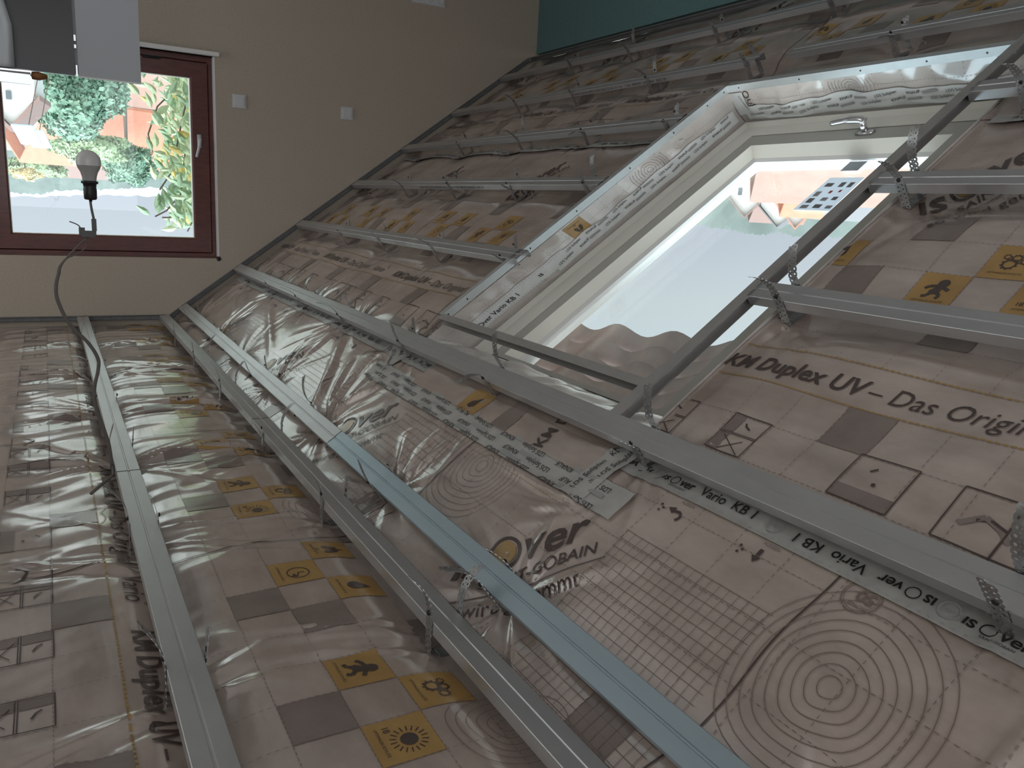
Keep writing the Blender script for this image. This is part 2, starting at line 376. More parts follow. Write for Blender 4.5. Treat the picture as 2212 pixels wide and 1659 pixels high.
P0 = 1.05                                   # repeat of the print along the roll; the cell is 0.105
class Print:
    """flat 2-D print in roll coordinates (w across, v along); ink layers by material index"""
    def __init__(s): s.cut = {}; s.raw = []
    def poly(s, pts, m):                    # to be cut into the grid
        b_ = s.cut.setdefault(m, ([], [])); n = len(b_[0]); b_[0].extend(pts); b_[1].append(tuple(range(n, n+len(pts))))
    def rect(s, w0, w1, v0, v1, m): s.poly([(w0, v0), (w1, v0), (w1, v1), (w0, v1)], m)
    def quad(s, pts, m): s.raw.append((pts, m))
    def ribbon(s, pts, wd, m, closed=False):
        n = len(pts)
        for i in range(n if closed else n-1):
            a = pts[i]; c = pts[(i+1) % n]; dx, dy = c[0]-a[0], c[1]-a[1]; L = math.hypot(dx, dy) or 1
            px, py = -dy/L*wd/2, dx/L*wd/2
            s.quad([(a[0]-px, a[1]-py), (c[0]-px, c[1]-py), (c[0]+px, c[1]+py), (a[0]+px, a[1]+py)], m)
    def line(s, a, c, wd, m, step=0.03):
        n = max(1, int(math.hypot(c[0]-a[0], c[1]-a[1])/step))
        s.ribbon([(a[0]+(c[0]-a[0])*i/n, a[1]+(c[1]-a[1])*i/n) for i in range(n+1)], wd, m)
    def dashes(s, a, c, wd, m, on=0.007, off=0.006):
        L = math.hypot(c[0]-a[0], c[1]-a[1]); t = 0; ux, uy = (c[0]-a[0])/L, (c[1]-a[1])/L
        while t < L:
            e = min(t+on, L)
            s.ribbon([(a[0]+ux*t, a[1]+uy*t), (a[0]+ux*e, a[1]+uy*e)], wd, m); t += on+off
    def text(s, txt, w, v, size, m, ang=0.0, bold=0, shear=0, spacing=1.0, centre=False):
        vs, fs, wd = text2d(txt, size, bold, shear, spacing)
        e1 = (math.sin(ang), -math.cos(ang)); e2 = (math.cos(ang), math.sin(ang)); ox = -wd/2 if centre else 0
        b_ = s.cut.setdefault(m, ([], [])); n = len(b_[0])
        b_[0].extend([(w+(x+ox)*e1[0]+y*e2[0], v+(x+ox)*e1[1]+y*e2[1]) for x, y in vs])
        b_[1].extend([tuple(i+n for i in f) for f in fs]); return wd
    def disc(s, w, v, r, m, n=20): s.poly([(w+r*math.cos(6.2832*k/n), v+r*math.sin(6.2832*k/n)) for k in range(n)], m)
    def ring(s, w, v, r, wd, m, n=36, wob=0.0, ph=0):
        s.ribbon([(w+r*(1+wob*math.sin(3*a+ph))*math.cos(a), v+r*(1+wob*math.sin(2*a+ph))*math.sin(a)) for a in [6.2832*k/n for k in range(n)]], wd, m, True)
def icon(p, kind, w, v):
    c = 0.0515
    p.rect(w-c, w+c, v-c, v+c, 4)
    p.text('OPTIMALER SCHUTZ', w-0.037, v+0.036, 0.0075, 1)
    if kind == 'sun':
        p.disc(w+0.008, v-0.006, 0.0145, 1)
        for k in range(18):
            a = k*6.2832/18; p.ribbon([(w+0.008+0.02*math.cos(a), v-0.006+0.02*math.sin(a)), (w+0.008+0.031*math.cos(a), v-0.006+0.031*math.sin(a))], 0.0022, 1)
        p.text('18', w-0.024, v+0.036, 0.016, 1, bold=0.01)
    elif kind == 'gears':
        for (a, c_, r) in ((-0.006, 0.006, 0.013), (0.013, 0.0, 0.009), (0.006, -0.021, 0.0085), (0.016, 0.02, 0.006)):
            p.ring(w+a, v+c_, r, r*0.34, 1, 20)
            for k in range(10):
                g = k*0.62832; p.ribbon([(w+a+r*math.cos(g), v+c_+r*math.sin(g)), (w+a+r*1.4*math.cos(g), v+c_+r*1.4*math.sin(g))], r*0.3, 1)
    elif kind == 'drop':
        pts = [(w+0.030, v-0.010)] + [(w-0.004+0.0165*math.cos(a), v+0.0165*math.sin(a)) for a in [1.0+k*0.335 for k in range(13)]]
        p.poly(pts, 1)
    elif kind == 'baby':
        p.disc(w+0.022, v-0.006, 0.0125, 1)
        p.poly([(w+0.013, v-0.012), (w+0.013, v+0.002), (w-0.004, v+0.014), (w-0.014, v+0.004), (w-0.010, v-0.010)], 1)
        for a in ([(0.012, -0.008), (0.002, -0.026)], [(0.014, 0.002), (0.010, 0.020), (0.002, 0.026)], [(-0.006, -0.004), (-0.016, -0.016), (-0.026, -0.012)], [(-0.006, 0.008), (-0.018, 0.010), (-0.022, 0.022)]):
            p.ribbon([(w+x, v+y) for x, y in a], 0.0085, 1)
    elif kind == 'clock':
        p.ring(w+0.004, v-0.004, 0.024, 0.0028, 1, 30)
        p.ribbon([(w+0.004, v-0.004), (w+0.018, v-0.004)], 0.003, 1); p.ribbon([(w+0.004, v-0.004), (w+0.0, v-0.018)], 0.003, 1)
        p.poly([(w-0.014, v-0.020), (w+0.0, v-0.022), (w-0.006, v-0.006)], 1)
    elif kind == 'lungs':
        for q in (-1, 1):
            p.poly([(w+0.022, v-0.004+q*0.004), (w+0.020, v-0.004+q*0.012), (w-0.002, v-0.004+q*0.022), (w-0.014, v-0.004+q*0.019), (w-0.010, v-0.004+q*0.006), (w+0.006, v-0.004+q*0.003)], 1)
        p.ribbon([(w+0.012, v-0.004), (w+0.032, v-0.004)], 0.004, 1)
        p.text('1A', w-0.032, v+0.010, 0.016, 1)
def roll_print(v0, v1, w0=0.53, w1=2.03):
    p = Print()
    k0 = int(math.floor((v0-1.6)/P0)); k1 = int(math.ceil((v1)/P0))
    g = [1.29 + 0.105*i for i in range(-7, 8)]
    for w in g:
        if w0 < w < w1:
            if abs(w-0.975) < .01 or abs(w-0.87) < .01: p.dashes((w, v0), (w, v1), 0.0042, 5, 0.009, 0.004)
            else: p.dashes((w, v0), (w, v1), 0.0013, 2)
    v = 1.018+0.0525 - 0.105*30
    while v < v1:
        if v > v0:
            for (a, c_) in ((w0, 0.87), (0.975, w1)): 
                if c_ > a: p.dashes((a, v), (c_, v), 0.0013, 2)
        v += 0.105
    for k in range(k0, k1+1):
        o = k*P0
        J = lambda j: 1.018 + 0.105*j + o
        p.text('KM Duplex UV', 0.897, 1.335+o, 0.058, 1, bold=0.022, shear=0.18, spacing=1.02)
        p.text('– Das Original', 0.897, 0.955+o, 0.058, 1, shear=0.18, spacing=1.03)
        p.text('Vario', 0.897, 0.535+o, 0.058, 1, shear=0.18); p.text('®', 0.93, 0.405+o, 0.022, 1)
        for kd, w, j in (('lungs', 1.343, 5), ('drop', 1.343, 3), ('gears', 1.343, -1), ('clock', 1.238, 4), ('baby', 1.238, 0), ('sun', 1.238, -2)):
            icon(p, kd, w, J(j))
        for w, j in ((1.238, 2), (1.133, 3), (1.133, -1), (0.818, -1), (1.448, 1), (0.818, 4), (1.55, -3), (1.448, 6)):
            p.rect(w-0.0525, w+0.0525, J(j)-0.0525, J(j)+0.0525, 3)
        for j, wd in ((5, .095), (3, .095), (1, .095), (-2, .115), (-4, .15)):   # framed mounting diagrams
            a, c_, e, f = 0.663, 0.768, J(j)-wd/2, J(j)+wd/2
            for q in (((a, e), (c_, e)), ((c_, e), (c_, f)), ((c_, f), (a, f)), ((a, f), (a, e))): p.line(*q, 0.0026, 1)
            if j in (1, 3, 5):
                p.line((0.712, e), (0.712, f), 0.002, 1); p.line((0.716, e), (0.716, f), 0.002, 1)
                p.rect(0.718, 0.766, f-0.03, f-0.002, 3); p.rect(0.665, 0.710, f-0.03, f-0.002, 3)
                p.line((a+0.003, e+0.01), (0.705, f-0.02), 0.0022, 1); p.line((a+0.004, f-0.03), (0.700, e+0.02), 0.0022, 1)
                p.ribbon([(0.735, J(j)-0.015), (0.742, J(j)), (0.75, J(j)+0.006)], 0.004, 1)
            elif j == -2:
                p.rect(a+0.002, a+0.030, e+0.002, f-0.002, 3); p.ribbon([(0.735, J(j)+0.018), (0.745, J(j)+0.008)], 0.004, 1); p.disc(0.71, J(j)-0.005, 0.004, 1, 10)
            else:
                p.ribbon([(0.70, J(j)+0.05), (0.725, J(j)+0.02), (0.712, J(j)-0.01), (0.695, J(j)-0.03)], 0.010, 3)
                p.ribbon([(0.715, J(j)+0.03), (0.722, J(j)+0.01), (0.712, J(j)-0.02)], 0.005, 1)
        # corner logo, diagonal
        A = math.asin(0.76); e1 = (math.sin(A), -math.cos(A)); e2 = (math.cos(A), math.sin(A))
        lw, lv = 1.53, 1.25+o
        def at(a, c_): return (lw+e1[0]*a+e2[0]*c_, lv+e1[1]*a+e2[1]*c_)
        q = at(0, 0); p.text('ıs', q[0], q[1], 0.115, 1, A, bold=0.018, shear=0.25)
        q = at(0.130, 0.034); p.ring(q[0], q[1], 0.040, 0.008, 1); p.disc(q[0], q[1], 0.032, 5)
        q = at(0.172, 0); p.text('ver', q[0], q[1], 0.115, 1, A, bold=0.018, shear=0.25)
        q = at(0.075, -0.046); p.text('SAINT-GOBAIN', q[0], q[1], 0.040, 1, A, shear=0.2, bold=0.008)
        p.line(at(-0.02, -0.064), at(0.37, -0.064), 0.0024, 1)
        q = at(-0.01, -0.115); p.text('so wird gedämmt', q[0], q[1], 0.046, 1, A, shear=0.15)
        # year rings, fine grid, cut line, pictograms
        for k2 in range(9): p.ring(1.79, 0.455+o, 0.018+0.0185*k2, 0.0014, 2, 40, 0.05, k2*0.2)
        for k2 in range(6): p.ring(1.41, 0.78+o, 0.015+0.017*k2, 0.0012, 2, 36, 0.06, k2*0.2)
        for i in range(17): p.line((1.504+0.021*i, 0.598+o), (1.504+0.021*i, 0.97+o), 0.0011, 2)
        for i in range(18): p.line((1.504, 0.608+0.021*i+o), (1.842, 0.608+0.021*i+o), 0.0011, 2)
        cl_ = [(w0+(w1-w0)*t/60, 0.575+o+0.012*math.sin(t*0.21)+0.008*math.sin(t*0.5+1)) for t in range(61)]
        p.ribbon(cl_, 0.0036, 1)
        p.ring(1.94, 0.51+o, 0.030, 0.002, 2); p.ring(1.94, 0.51+o, 0.026, 0.001, 2); p.text('50', 1.952, 0.488+o, 0.030, 2, math.pi, bold=0.02)
        p.text('ISOVER', 1.926, 0.490+o, 0.010, 2, math.pi)
        for vv, cv in ((0.917, 1), (0.709, 0)):
            if cv: p.ribbon([(1.905, vv-0.02+o), (1.915, vv-0.026+o), (1.925, vv-0.018+o), (1.923, vv-0.002+o)], 0.006, 1)
            else: p.ribbon([(1.935, vv-0.008+o), (1.918, vv-0.008+o)], 0.008, 1)
            p.poly([(1.925, vv+0.014+o) if cv else (1.905, vv-0.008+o), (1.932, vv-0.003+o) if cv else (1.918, vv-0.018+o), (1.915, vv-0.003+o) if cv else (1.918, vv+0.002+o)], 1)
            for q2 in ((0, 0), (-.008, .006), (.006, .008)): p.disc(1.918+q2[0], vv+0.024+q2[1]+o, 0.003, 1, 8)
            p.ribbon([(1.962+0.004*math.sin(t*0.9), vv+0.03-0.0045*t+o) for t in range(17)], 0.0016, 1)
            p.text('AUSSEN', 1.945, vv+0.0+o, 0.010, 2)
        p.text('SYSTEM', 2.0, 0.31+o, 0.012, 2)
    return p
def film_surface(name, a0, a1, c0, c1, hfun, to3d, hole=None, prt=None, w_of=None, inset=None, res=0.0135, label='', parent=None, base_mat=None):
    """one sheet of film: a fine displaced grid and the print lying on it, one mesh"""
    na = int((a1-a0)/res)+1; nc = int((c1-c0)/res)+1
    A, C = np.meshgrid(np.linspace(a0, a1, na), np.linspace(c0, c1, nc), indexing='ij')
    H = hfun(A, C); V = to3d(A, C, H).reshape(-1, 3)
    I = np.arange(na*nc).reshape(na, nc)
    Fq = np.stack([I[:-1, :-1], I[1:, :-1], I[1:, 1:], I[:-1, 1:]], -1).reshape(-1, 4)
    ca = ((A[:-1, :-1]+A[1:, 1:])/2).ravel(); cc = ((C[:-1, :-1]+C[1:, 1:])/2).ravel()
    keep = np.ones(len(Fq), bool)
    if hole: keep &= ~((ca > hole[0]) & (ca < hole[1]) & (cc > hole[2]) & (cc < hole[3]))
    faces = [tuple(q) for q in Fq[keep].tolist()]; verts = [tuple(v) for v in V.tolist()]; mi = [0]*len(faces)
    if prt:
        sgn, off, voff = w_of               # a = sgn*w + off ; c = v + voff
        pts = []; fcs = []; ms = []
        for m, (vs, fs) in prt.cut.items():
            bm = bmesh.new()
            cs = [(sgn*w+off, v+voff) for w, v in vs]
            bv = [bm.verts.new((x, y, 0)) for x, y in cs]
            for f in fs:
                xs = [cs[i][0] for i in f]; ys = [cs[i][1] for i in f]
                if max(xs) < a0 or min(xs) > a1 or max(ys) < c0 or min(ys) > c1: continue
                try: bm.faces.new([bv[i] for i in f])
                except ValueError: pass
            loose = [v for v in bm.verts if not v.link_faces]
            bmesh.ops.delete(bm, geom=loose, context='VERTS')
            g = 0.021
            for ax, lo, hi in ((0, a0, a1), (1, c0, c1)):
                t = lo
                while t <= hi:
                    co = (t, 0, 0) if ax == 0 else (0, t, 0); no = (1, 0, 0) if ax == 0 else (0, 1, 0)
                    near_ = [f for f in bm.faces if min(v.co[ax] for v in f.verts) < t-1e-5 and max(v.co[ax] for v in f.verts) > t+1e-5] if len(bm.faces) < 400 else None
                    if near_ is None:
                        break
                    if near_:
                        ge = set(near_)
                        for f in near_: ge.update(f.edges); ge.update(f.verts)
                        bmesh.ops.bisect_plane(bm, geom=list(ge), dist=1e-6, plane_co=co, plane_no=no)
                    t += g
                else: continue
                # large meshes: plain bisect of everything
                t = lo
                while t <= hi:
                    co = (t, 0, 0) if ax == 0 else (0, t, 0); no = (1, 0, 0) if ax == 0 else (0, 1, 0)
                    bmesh.ops.bisect_plane(bm, geom=bm.faces[:]+bm.edges[:]+bm.verts[:], dist=1e-6, plane_co=co, plane_no=no)
                    t += g
            bm.verts.index_update(); n = len(pts)
            lift = 0.0012 if m in (3, 4) else 0.0022
            pts.extend([(v.co.x, v.co.y, lift) for v in bm.verts])
            for f in bm.faces:
                fcs.append([v.index+n for v in f.verts]); ms.append(m)
            bm.free()
        for q, m in prt.raw:
            n = len(pts); pts.extend([(sgn*w+off, v+voff, 0.0020) for w, v in q]); fcs.append([n, n+1, n+2, n+3]); ms.append(m)
        Pn = np.array(pts)
        hh = hfun(Pn[:, 0], Pn[:, 1]) + Pn[:, 2]
        X3 = to3d(Pn[:, 0], Pn[:, 1], hh)
        base = len(verts); verts.extend(map(tuple, X3.tolist()))
        e_ = 0.003
        for f, m in zip(fcs, ms):
            x = sum(pts[i][0] for i in f)/len(f); y = sum(pts[i][1] for i in f)/len(f)
            if x < a0+e_ or x > a1-e_ or y < c0+e_ or y > c1-e_: continue
            if hole and hole[0]-.004 < x < hole[1]+.004 and hole[2]-.004 < y < hole[3]+.004: continue
            faces.append(tuple(i+base for i in f)); mi.append(m)
    used = sorted({i for f in faces for i in f}); remap = {i: k for k, i in enumerate(used)}
    verts = [verts[i] for i in used]; faces = [tuple(remap[i] for i in f) for f in faces]
    mats = list(FILM_MATS)
    if base_mat: mats[0] = base_mat
    return obj(name, verts, faces, mats, parent, True, mi)
def to_slope(A, C, H):
    d = -1.06 + H
    return np.stack([SD[0]*A + NRM[0]*d, C, ZC + SD[2]*A + NRM[2]*d], -1)
def to_ceil(A, C, H):
    return np.stack([A, C, ZC + 0.825 - H], -1)
def to_slope_under(A, C, H): return to_slope(A, C, H-0.004)

sc0 = 0.028                                 # slope film starts at the ridge line of the corner
f = film_surface('vapour_barrier_film', -0.665, 0.52, 0.45, D-0.012, ceil_h, to_ceil, None, roll_print(0.2, 5.6), (-1, 0.803, 0.21), res=0.0095)
tag(f, 'crinkled printed vapour barrier film on the flat ceiling strip', 'film')
f = film_surface('vapour_barrier_film', sc0, 0.60, 0.30, D-0.014, slope_h, to_slope, None, roll_print(0.1, 5.6), (1, -1.43, 0.174), res=0.0095)
tag(f, 'top sheet of printed film on the slope, with large diagonal lettering and year rings', 'film')
f = film_surface('vapour_barrier_film', 0.535, 2.0, 0.40, D-0.014, slope_h, to_slope_under, HOLE, roll_print(0.3, 5.6), (1, 0, 0))
tag(f, 'middle sheet of printed film on the slope, beside and around the roof window', 'film')
f = film_surface('vapour_barrier_film', 1.955, 3.30, 0.40, D-0.014, slope_h, to_slope, HOLE, roll_print(0.1, 5.6), (1, 1.43, -0.13+P0*0))
tag(f, 'lowest sheet of printed film on the slope, running down to the teal knee wall', 'film')

# ---- tapes following the films
def tape_on(name, pts_c, halfw, m, texts, hf, t3, lift=0.0045, label='', cat='tape', res=0.02):
    """a ribbon along the segment pts_c[0]->pts_c[1] (film coordinates), texts = (t0, offset, string, size, flip, bold, ink)"""
    (a0, c0), (a1, c1) = pts_c; L = math.hypot(a1-a0, c1-c0); ux, uy = (a1-a0)/L, (c1-c0)/L; px, py = uy, -ux
    if px < 0 or (abs(px) < 1e-6 and py < 0): px, py = -px, -py
    n = max(2, int(L/res)); k = max(2, int(2*halfw/res)+1)
    T = np.linspace(0, L, n+1); Q = np.linspace(-halfw, halfw, k+1)
    TT, QQ = np.meshgrid(T, Q, indexing='ij')
    A = a0+ux*TT+px*QQ; C = c0+uy*TT+py*QQ; V = t3(A, C, hf(A, C)+lift).reshape(-1, 3)
    I = np.arange((n+1)*(k+1)).reshape(n+1, k+1)
    faces = [tuple(q) for q in np.stack([I[:-1, :-1], I[1:, :-1], I[1:, 1:], I[:-1, 1:]], -1).reshape(-1, 4).tolist()]
    verts = [tuple(v) for v in V.tolist()]; mi = [0]*len(faces); mm = [m, M_tink, M_tgrey]
    for (t0, q0, s_, size, flip, bold, ink, *ang) in texts:
        sp = ang[0] if ang else 0.0
        if s_ == '#bar': vs = [(0, 0), (size*4.2, 0), (size*4.2, size*.55), (0, size*.55)]; fs = [(0, 1, 2, 3)]
        elif s_ == '#dots':
            vs = []; fs = []; 
            for d_ in range(int(L/0.017)): b0 = len(vs); x_ = d_*0.017; vs += [(x_, 0), (x_+.004, 0), (x_+.004, .003), (x_, .003)]; fs.append((b0, b0+1, b0+2, b0+3))
        elif s_ == '#seal':
            vs = []; fs = []
            for d_ in range(20):
                a_, b_ = d_*6.2832/20, (d_+1)*6.2832/20; b0 = len(vs); r1, r2 = size, size*0.82
                vs += [(r1*math.cos(a_), r1*math.sin(a_)), (r1*math.cos(b_), r1*math.sin(b_)), (r2*math.cos(b_), r2*math.sin(b_)), (r2*math.cos(a_), r2*math.sin(a_))]; fs.append((b0, b0+1, b0+2, b0+3))
        else: vs, fs, _ = text2d(s_, size, bold, 0.0 if bold < 0.02 else 0.1)
        ca, sa = math.cos(sp), math.sin(sp); b0 = len(verts); X = []
        for (x, y) in vs:
            x, y = x*ca-y*sa, x*sa+y*ca
            if flip: x, y = -x, -y
            X.append((a0+ux*(t0+x)+px*(q0+y), c0+uy*(t0+x)+py*(q0+y)))
        X = np.array(X); Z = t3(X[:, 0], X[:, 1], hf(X[:, 0], X[:, 1])+lift+0.002)
        verts.extend(map(tuple, Z.tolist()))
        for f_ in fs: faces.append(tuple(i+b0 for i in f_)); mi.append(ink)
    o = obj(name, verts, faces, mm, None, True, mi); tag(o, label, cat); return o
def kb_texts(L, start, up=True):
    out = [(0.0, -0.026, '#dots', 0, False, 0, 2), (0.0, 0.022, '#dots', 0, False, 0, 2)]
    t = start; fl = up
    while t < L:
        if not fl:
            out += [(t, -0.008, 'ıs    ver', 0.030, False, 0.016, 1), (t+0.034, 0.001, '#seal', 0.0115, False, 0, 1), (t+0.112, -0.008, 'Vario  KB 1', 0.030, False, 0.012, 1), (t+0.295, 0, '#seal', 0.016, False, 0, 2), (t+0.285, -0.003, '1.0C', 0.010, False, 0, 2)]
            out += [(t+0.03, -0.017, 'SAINT-GOBAIN', 0.007, False, 0, 1)]
        else:
            e_ = t+0.275
            out += [(e_, 0.008, 'ıs    ver', 0.030, True, 0.016, 1), (e_-0.034, -0.001, '#seal', 0.0115, False, 0, 1), (e_-0.112, 0.008, 'Vario  KB 1', 0.030, True, 0.012, 1), (e_+0.02, 0, '#seal', 0.016, False, 0, 2), (e_+0.03, 0.003, '1.0C', 0.010, True, 0, 2)]
        t += 0.315; fl = not fl
    return out
def flat0(a, c): return slope_h(a, c)
def to_tape(A, C, H): return to_slope(A, C, H)
y1 = 5.40
tape_on('adhesive_tape', ((0.556, y1), (0.556, 0.42)), 0.030, M_tape, kb_texts(y1-0.42, 0.12, True), slope_h, to_slope, label='long grey printed tape sealing the joint beneath the second slope rail')
tape_on('adhesive_tape', ((1.955, y1), (1.955, 2.60)), 0.028, M_tape, kb_texts(2.8, 0.1, False), slope_h, to_slope, lift=0.004, label='thin printed tape on the slope between roof window and gable wall')
tape_on('adhesive_tape', ((1.955, 1.30), (1.955, 0.45)), 0.028, M_tape, kb_texts(0.85, 0.05, False), slope_h, to_slope, lift=0.004, label='printed tape on the slope right of the roof window, at the picture edge')
def soli(L, rows, start=0.0, size=0.017, sp=0.0, flip=False):
    out = []
    for r_i, q in enumerate(rows):
        t = start + (0.055 if r_i % 2 else 0)
        while t < L-0.02:
            out.append((t, q, 'LDS Soliplan', size, flip, 0.005, 1, sp))
            tk = t+0.115 if not flip else t-0.115+0.0
            t2 = t + 0.118
            if t2 < L-0.06: out.append((t2, q, 'KNAUF', size, flip, 0.006, 1, sp)); 
            if t2+0.06 < L-0.02: out.append((t2+(0.058 if not flip else 0.0), q+0.003*(1 if not flip else -1)-(0 if not flip else 0), '#bar', size, flip if not flip else False, 0, 2, sp))
            t += 0.26
    return out
tape_on('adhesive_tape', ((0.448, 2.66), (0.446, 1.20)), 0.040, M_ptape, soli(1.46, (0.024, -0.004, -0.03), 0.10, 0.020, 0.0, True), slope_h, to_slope, lift=0.006, label='whitish printed tape patched lengthwise under the second slope rail, largest white piece')
tape_on('adhesive_tape', ((0.405, 1.34), (0.62, 1.33)), 0.036, M_ptape, soli(0.2, (0.012, -0.022), 0.02, 0.020), slope_h, to_slope, lift=0.0085, label='short whitish tape piece crossing the end of the long white patch')
tape_on('adhesive_tape', ((0.60, 2.70), (0.50, 2.58)), 0.036, M_ptape, soli(0.15, (0.012, -0.022), 0.0, 0.020), slope_h, to_slope, lift=0.0075, label='short white tape patch below the corner of the roof window trim')

pt = Print(); icon(pt, 'drop', 0.505, 1.955); pt.rect(0.47, 0.57, 1.72, 1.80, 3); pt.text('KM D', 0.475, 1.55, 0.05, 1, math.pi*0.55, bold=0.02); pt.dashes((0.55, 1.36), (0.55, 2.3), 0.0013, 2)
f = film_surface('film_patch', 0.468, 0.615, 1.36, 2.34, slope_h, lambda A, C, H: to_slope(A, C, H+0.0078), None, pt, (1, 0, 0), res=0.012)
tag(f, 'glossy film patch with a yellow drop square, taped under the long rail', 'film')

# ------------------------------------------------------------------ rails
def cd_profile():                           # (across, depth) : depth 0 = visible face, + = away from the room
    t = 0.0007; w = 0.030
    o = [(-w, 0.0265), (-w, 0.001), (-w+0.001, 0), (-0.003, 0), (-0.0015, 0.0022), (0.0015, 0.0022), (0.003, 0), (w-0.001, 0), (w, 0.001), (w, 0.0265)]
    lipR = [(w-0.007, 0.0270), (w-0.007, 0.0262), (w-t, 0.0258)]; lipL = [(-w+t, 0.0258), (-w+0.007, 0.0262), (-w+0.007, 0.0270)]
    inner = [(w-t, 0.002), (0.004, t), (0.0018, 0.0030), (-0.0018, 0.0030), (-0.004, t), (-w+t, 0.002)]
    return o + lipR + inner + lipL
PROF = cd_profile()
def rail(kind, pos, y0, y1, label, m=M_zinc, skew=0.0, txt=None, dd=0.0, group=None):
    b = MB(); n = len(PROF)
    def P(p, y, e):
        a, dp = p
        if kind == 's': return SP(pos + e + a, y, -1.0 - dp - dd)
        return CP(pos + e - a, y, ZR + dp + dd)
    v = [P(p, y0, 0) for p in PROF] + [P(p, y1, skew) for p in PROF]
    f_ = [(i, (i+1) % n, n+(i+1) % n, n+i) for i in range(n)]
    b.add(v, f_, 0)
    if txt:                                  # stamped line on the upslope flank
        t_, yst, sz = txt
        vs, fs, wd = text2d(t_, sz, 0.004, 0, 1.05)
        b.add([SP(pos - 0.0304, yst - x, -1.0 - 0.021 + y) for x, y in vs], fs, 1)
    o = b.build('ceiling_rail', [m, M_tink]); tag(o, label, 'rail', group)
    for p_ in o.data.polygons: p_.use_smooth = False
    return o
rail('c', -0.157, 2.36, D-0.012, 'ceiling rail beside the bulb cable, far piece reaching the gable wall')
rail('c', -0.157, -0.6, 2.355, 'ceiling rail left of all, near piece running out of the bottom edge', dd=0.0005)
rail('c', -0.617, 2.80, D-0.012, 'dark second ceiling rail, far piece ending at the gable wall')
rail('c', -0.617, -0.6, 2.795, 'second ceiling rail at the slope corner, near piece out of the bottom edge', dd=0.0005)
rail('s', 0.165, 2.30, D-0.012, 'bright first rail of the slope, far piece from the gable wall')
rail('s', 0.165, -0.5, 2.296, 'bluish first rail of the slope, near piece leaving the bottom edge', M_zincb, dd=0.0005)
rail('s', 0.593, -0.3, D-0.012, 'long slope rail passing just above the roof window head in one line')
rail('s', 1.10, 2.50, D-0.012, 'short rail left of the roof window, uppermost on the slope there, without stamped text')
rail('s', 1.10, -0.3, 1.385, 'wide pale rail right of the roof window beneath the big lettering')
rail('s', 1.58, 2.57, D-0.012, 'rail left of the roof window, second on the slope there, stamped line on its flank', txt=('KNAUF UD EN 14195 A1 DIN 18182 CD 60 x 27 x 0.6    3.10m  00003293  2024-09-01  18:34  78', 4.30, 0.018))
rail('s', 1.58, -0.3, 1.385, 'rail meeting the sloping trim beside the window handle, right side')
rail('s', 2.03, 2.57, D-0.012, 'bare bright rail ending at the middle of the long window trim')
rail('s', 2.03, -0.3, 1.385, 'short bit of rail behind the trim at the right picture edge')
rail('s', 2.50, 2.56, D-0.012, 'rail with stamped date line ending near the lower window trim corner', txt=('KNAUF UD EN 14195 A1 DIN 18182 CD 60 x 27 x 0.6    3.10m  00003293  2024-09-01  18:33  78', 3.90, 0.018))
rail('s', 2.535, -0.3, 2.40, 'rail below the roof window sill trim, running to the right edge', skew=-0.02, dd=0.002)
rail('s', 2.98, 0.5, D-0.012, 'lowest rail of the slope, closest to the teal knee wall')

# U-shaped edge profiles
def uprof(kind, name, a, c, label, open_=1, web='web'):
    pass
def channel(name, P, L, label, holes=(), flip=1, w=0.028, fl=0.027, m=None, parent=None):
    """P(t, u, q): t along, u across the web (0..w), q along the flanges (0..fl)"""
    b = MB(); t = 0.0008
    prof = [(0, 0), (w, 0), (w, fl), (w-t, fl), (w-t, t), (t, t), (t, fl), (0, fl)]
    n = len(prof); v = [P(0, *p) for p in prof] + [P(L, *p) for p in prof]
    b.add(v, [(i, (i+1) % n, n+(i+1) % n, n+i) for i in range(n)] + [tuple(range(n)), tuple(range(2*n-1, n-1, -1))], 0)
    for h in holes:
        c = [P(h+0.0035*math.cos(k*0.785), w/2+0.0035*math.sin(k*0.785), -0.0006) for k in range(8)]
        b.add(c, [tuple(range(8))], 1)
    o = b.build(name, [m or M_ud, M_black], parent); tag(o, label, 'profile'); return o
# skylight trims: web faces the opening
channel('edge_profile', lambda t, u, q: SP(0.735+t, 2.530+q, -1.0-u), 1.525, 'pale blue edge trim along the gable side of the roof window', holes=(0.02, 0.11, 0.42, 0.66, 0.95, 1.20, 1.40, 1.50), m=M_udt)
channel('edge_profile', lambda t, u, q: SP(2.260+q, 2.530-t, -1.0-u), 1.13, 'bright edge trim along the foot of the roof window, above the handle', holes=(0.06, 0.36, 0.62, 0.86, 1.05), m=M_udt)
channel('edge_profile', lambda t, u, q: SP(0.66+t, 1.409-q*1.3, -1.0-u), 2.45, 'long dark edge profile crossing in front of the roof window, near side', m=M_ud)
channel('edge_profile', lambda t, u, q: SP(0.622+t, 1.4115-q*1.3, -0.9985-u), 0.17, 'short overlapping profile piece at the head of the long dark profile', m=M_ud)
channel('edge_profile', lambda t, u, q: SP(0.742-q, 1.412+t, -1.0-u), 1.12, 'dark cross profile spanning the upper part of the roof window')
# profiles on the walls
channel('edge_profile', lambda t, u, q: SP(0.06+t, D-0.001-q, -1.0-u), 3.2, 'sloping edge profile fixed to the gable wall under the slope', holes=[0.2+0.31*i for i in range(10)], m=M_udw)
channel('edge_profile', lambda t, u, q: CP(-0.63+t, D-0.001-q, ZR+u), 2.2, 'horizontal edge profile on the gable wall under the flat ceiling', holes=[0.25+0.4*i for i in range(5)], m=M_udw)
channel('edge_profile', lambda t, u, q: SP(3.255-q, 0.4+t, -1.0-u), 5.07, 'edge profile along the top of the teal knee wall', holes=[0.4+0.3*i for i in range(15)], m=M_udw)

